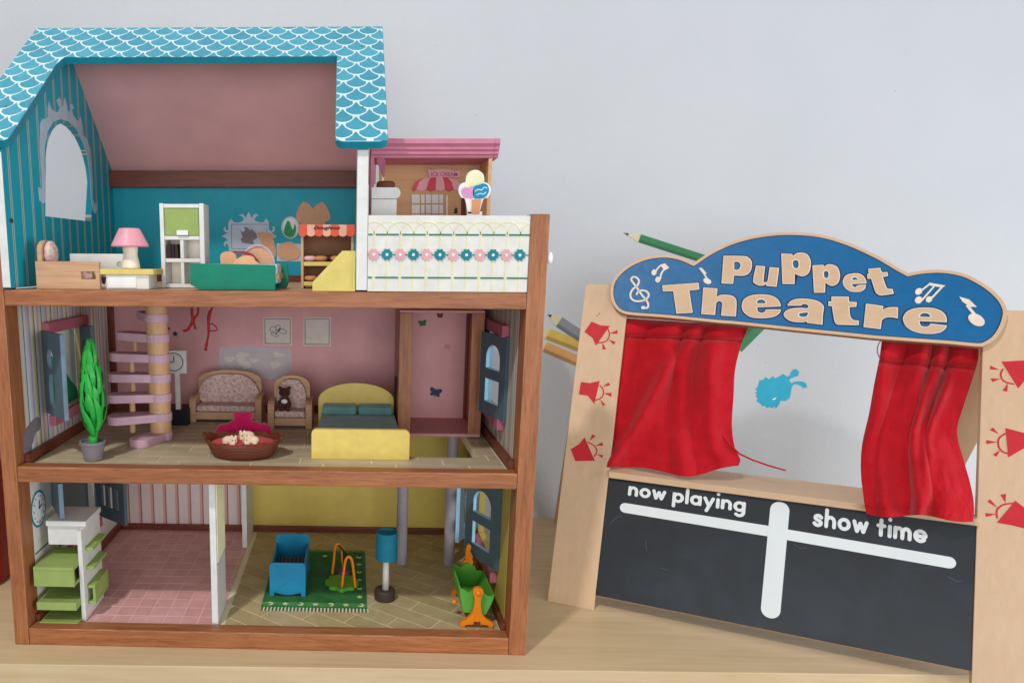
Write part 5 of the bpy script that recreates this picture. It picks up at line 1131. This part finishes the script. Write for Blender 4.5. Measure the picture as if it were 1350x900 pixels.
curtain('stage_curtain', 'gathered red curtain hanging over the front of the ledge beside the show time lettering',
    [(0, (1163, 446)), (.12, (1160, 470)), (.25, (1153, 505)), (.4, (1146, 545)), (.55, (1137, 585)), (.7, (1135, 620)), (.85, (1138, 653)), (1, (1142, 677))],
    [(0, (1290, 455)), (.1, (1289, 475)), (.22, (1280, 505)), (.34, (1270, 535)), (.46, (1262, 562)), (.55, (1263, 580)), (.68, (1272, 612)), (.8, (1281, 645)), (.92, (1284, 669)), (1, (1283, 686))],
    [(.16, .10, .012, .02, .16, 1.5), (.52, .07, .016, -.05, .16, 1.2), (.74, .06, .014, -.28, .14, .95), (.70, .20, .014, .05, .5, 1.8)],
    lambda u, v: .036 - .036 * max(0, min(1, (v - .20) / .55)) - .016 * max(0, min(1, (v - .68) / .2)), nruf=4.0, warp=lambda u, v: .4 * v * math.sin(u * 4) + .25 * v * v)

# ------------------------------------------------------------------ stickers on the wall
fw = XZ(.5399)
def sticker(name, parts, label, cat, group=None):
    t = thing(name, tuple(on(1, .54, *parts[0][2][0])), label, cat, group)
    for i, (nm, m, pts) in enumerate(parts): G().prism(P2(1, .5398, pts), fw, -.0004 - .0002 * i, 0).build(nm, m, t)
def pencil(tip, a, b, w, mat, label):
    c = C[mat]; facet = mat + '_facet'
    if facet not in M: M[facet] = plain(facet, srgb(*[int(q * .80) for q in c]), .6, .1, 55, .04)
    """tip, end of the sharpened wood, far end, half width in the picture"""
    dx, dy = b[0] - tip[0], b[1] - tip[1]; q = math.hypot(dx, dy); nx, ny = -dy / q * w, dx / q * w; m_ = (tip[0] + (a[0] - tip[0]) * .3, tip[1] + (a[1] - tip[1]) * .3)
    sticker('pencil_sticker', [('pencil_body', mat, [(a[0] + nx, a[1] + ny), (b[0] + nx, b[1] + ny), (b[0] - nx, b[1] - ny), (a[0] - nx, a[1] - ny)]), ('facet_print', facet, [(a[0] + nx, a[1] + ny), (b[0] + nx, b[1] + ny), (b[0] + nx * .35, b[1] + ny * .35), (a[0] + nx * .35, a[1] + ny * .35)]), ('sharpened_wood', 'pencilwood', [(tip[0], tip[1]), (a[0] + nx, a[1] + ny), (a[0] - nx, a[1] - ny)]), ('pencil_lead', 'graphite', [tip, (m_[0] + nx * .3, m_[1] + ny * .3), (m_[0] - nx * .3, m_[1] - ny * .3)])], label, 'wall sticker', 'pencil stickers on the wall')
pencil((822, 307), (843, 314), (1004, 366), 5.5, 'pencilgreen', 'green pencil sticker pointing up behind the theatre sign')
pencil((722, 414), (737, 424), (800, 466), 7.5, 'pencilgrey', 'grey pencil sticker, topmost of three beside the dolls house')
pencil((706, 431), (722, 440), (800, 470), 7.5, 'pencilyellow', 'yellow pencil sticker between the grey and orange ones')
pencil((700, 449), (718, 457), (800, 492), 7, 'pencilorange', 'orange pencil sticker, lowest of three beside the dolls house')
pencil((1060, 372), (1030, 400), (972, 458), 8, 'pencilgreen', 'green pencil sticker peeping out below the theatre sign')
sp = zoom(980, 470, 11.25, [(215, 440), (240, 350), (300, 340), (330, 300), (380, 335), (440, 290), (470, 320), (530, 295), (590, 255), (640, 290), (690, 285), (705, 230), (740, 185), (790, 185), (828, 230), (810, 285), (760, 300), (700, 325), (680, 345), (710, 395), (760, 370), (820, 362), (890, 370), (940, 405), (940, 455), (890, 468), (850, 430), (780, 405), (735, 420), (715, 470), (700, 560), (685, 620), (620, 655), (550, 650), (530, 710), (480, 770), (465, 735), (430, 765), (390, 745), (345, 760), (320, 725), (280, 735), (245, 690), (195, 660), (215, 620), (185, 590), (205, 555), (175, 540), (205, 510), (180, 480)])
sticker('splat_sticker', [('splat', 'splat', sp), ('drip_highlight', 'rim', zoom(980, 470, 11.25, [(425, 630), (490, 598), (475, 632), (440, 642)]))], 'turquoise paint splat sticker on the wall seen through the theatre', 'wall sticker')
c = ellipse(1178, 461, 22, 20, 30); c2 = ellipse(1178, 461, 20.8, 18.8, 30)
t = thing('ring_sticker', tuple(on(1, .54, 1178, 481)), 'thin grey ring sticker on the wall half behind the curtain', 'wall sticker')
G().prism(P2(1, .5398, c), fw, -.0004, 0, [P2(1, .5398, c2)]).build('ring', 'graphite', t)
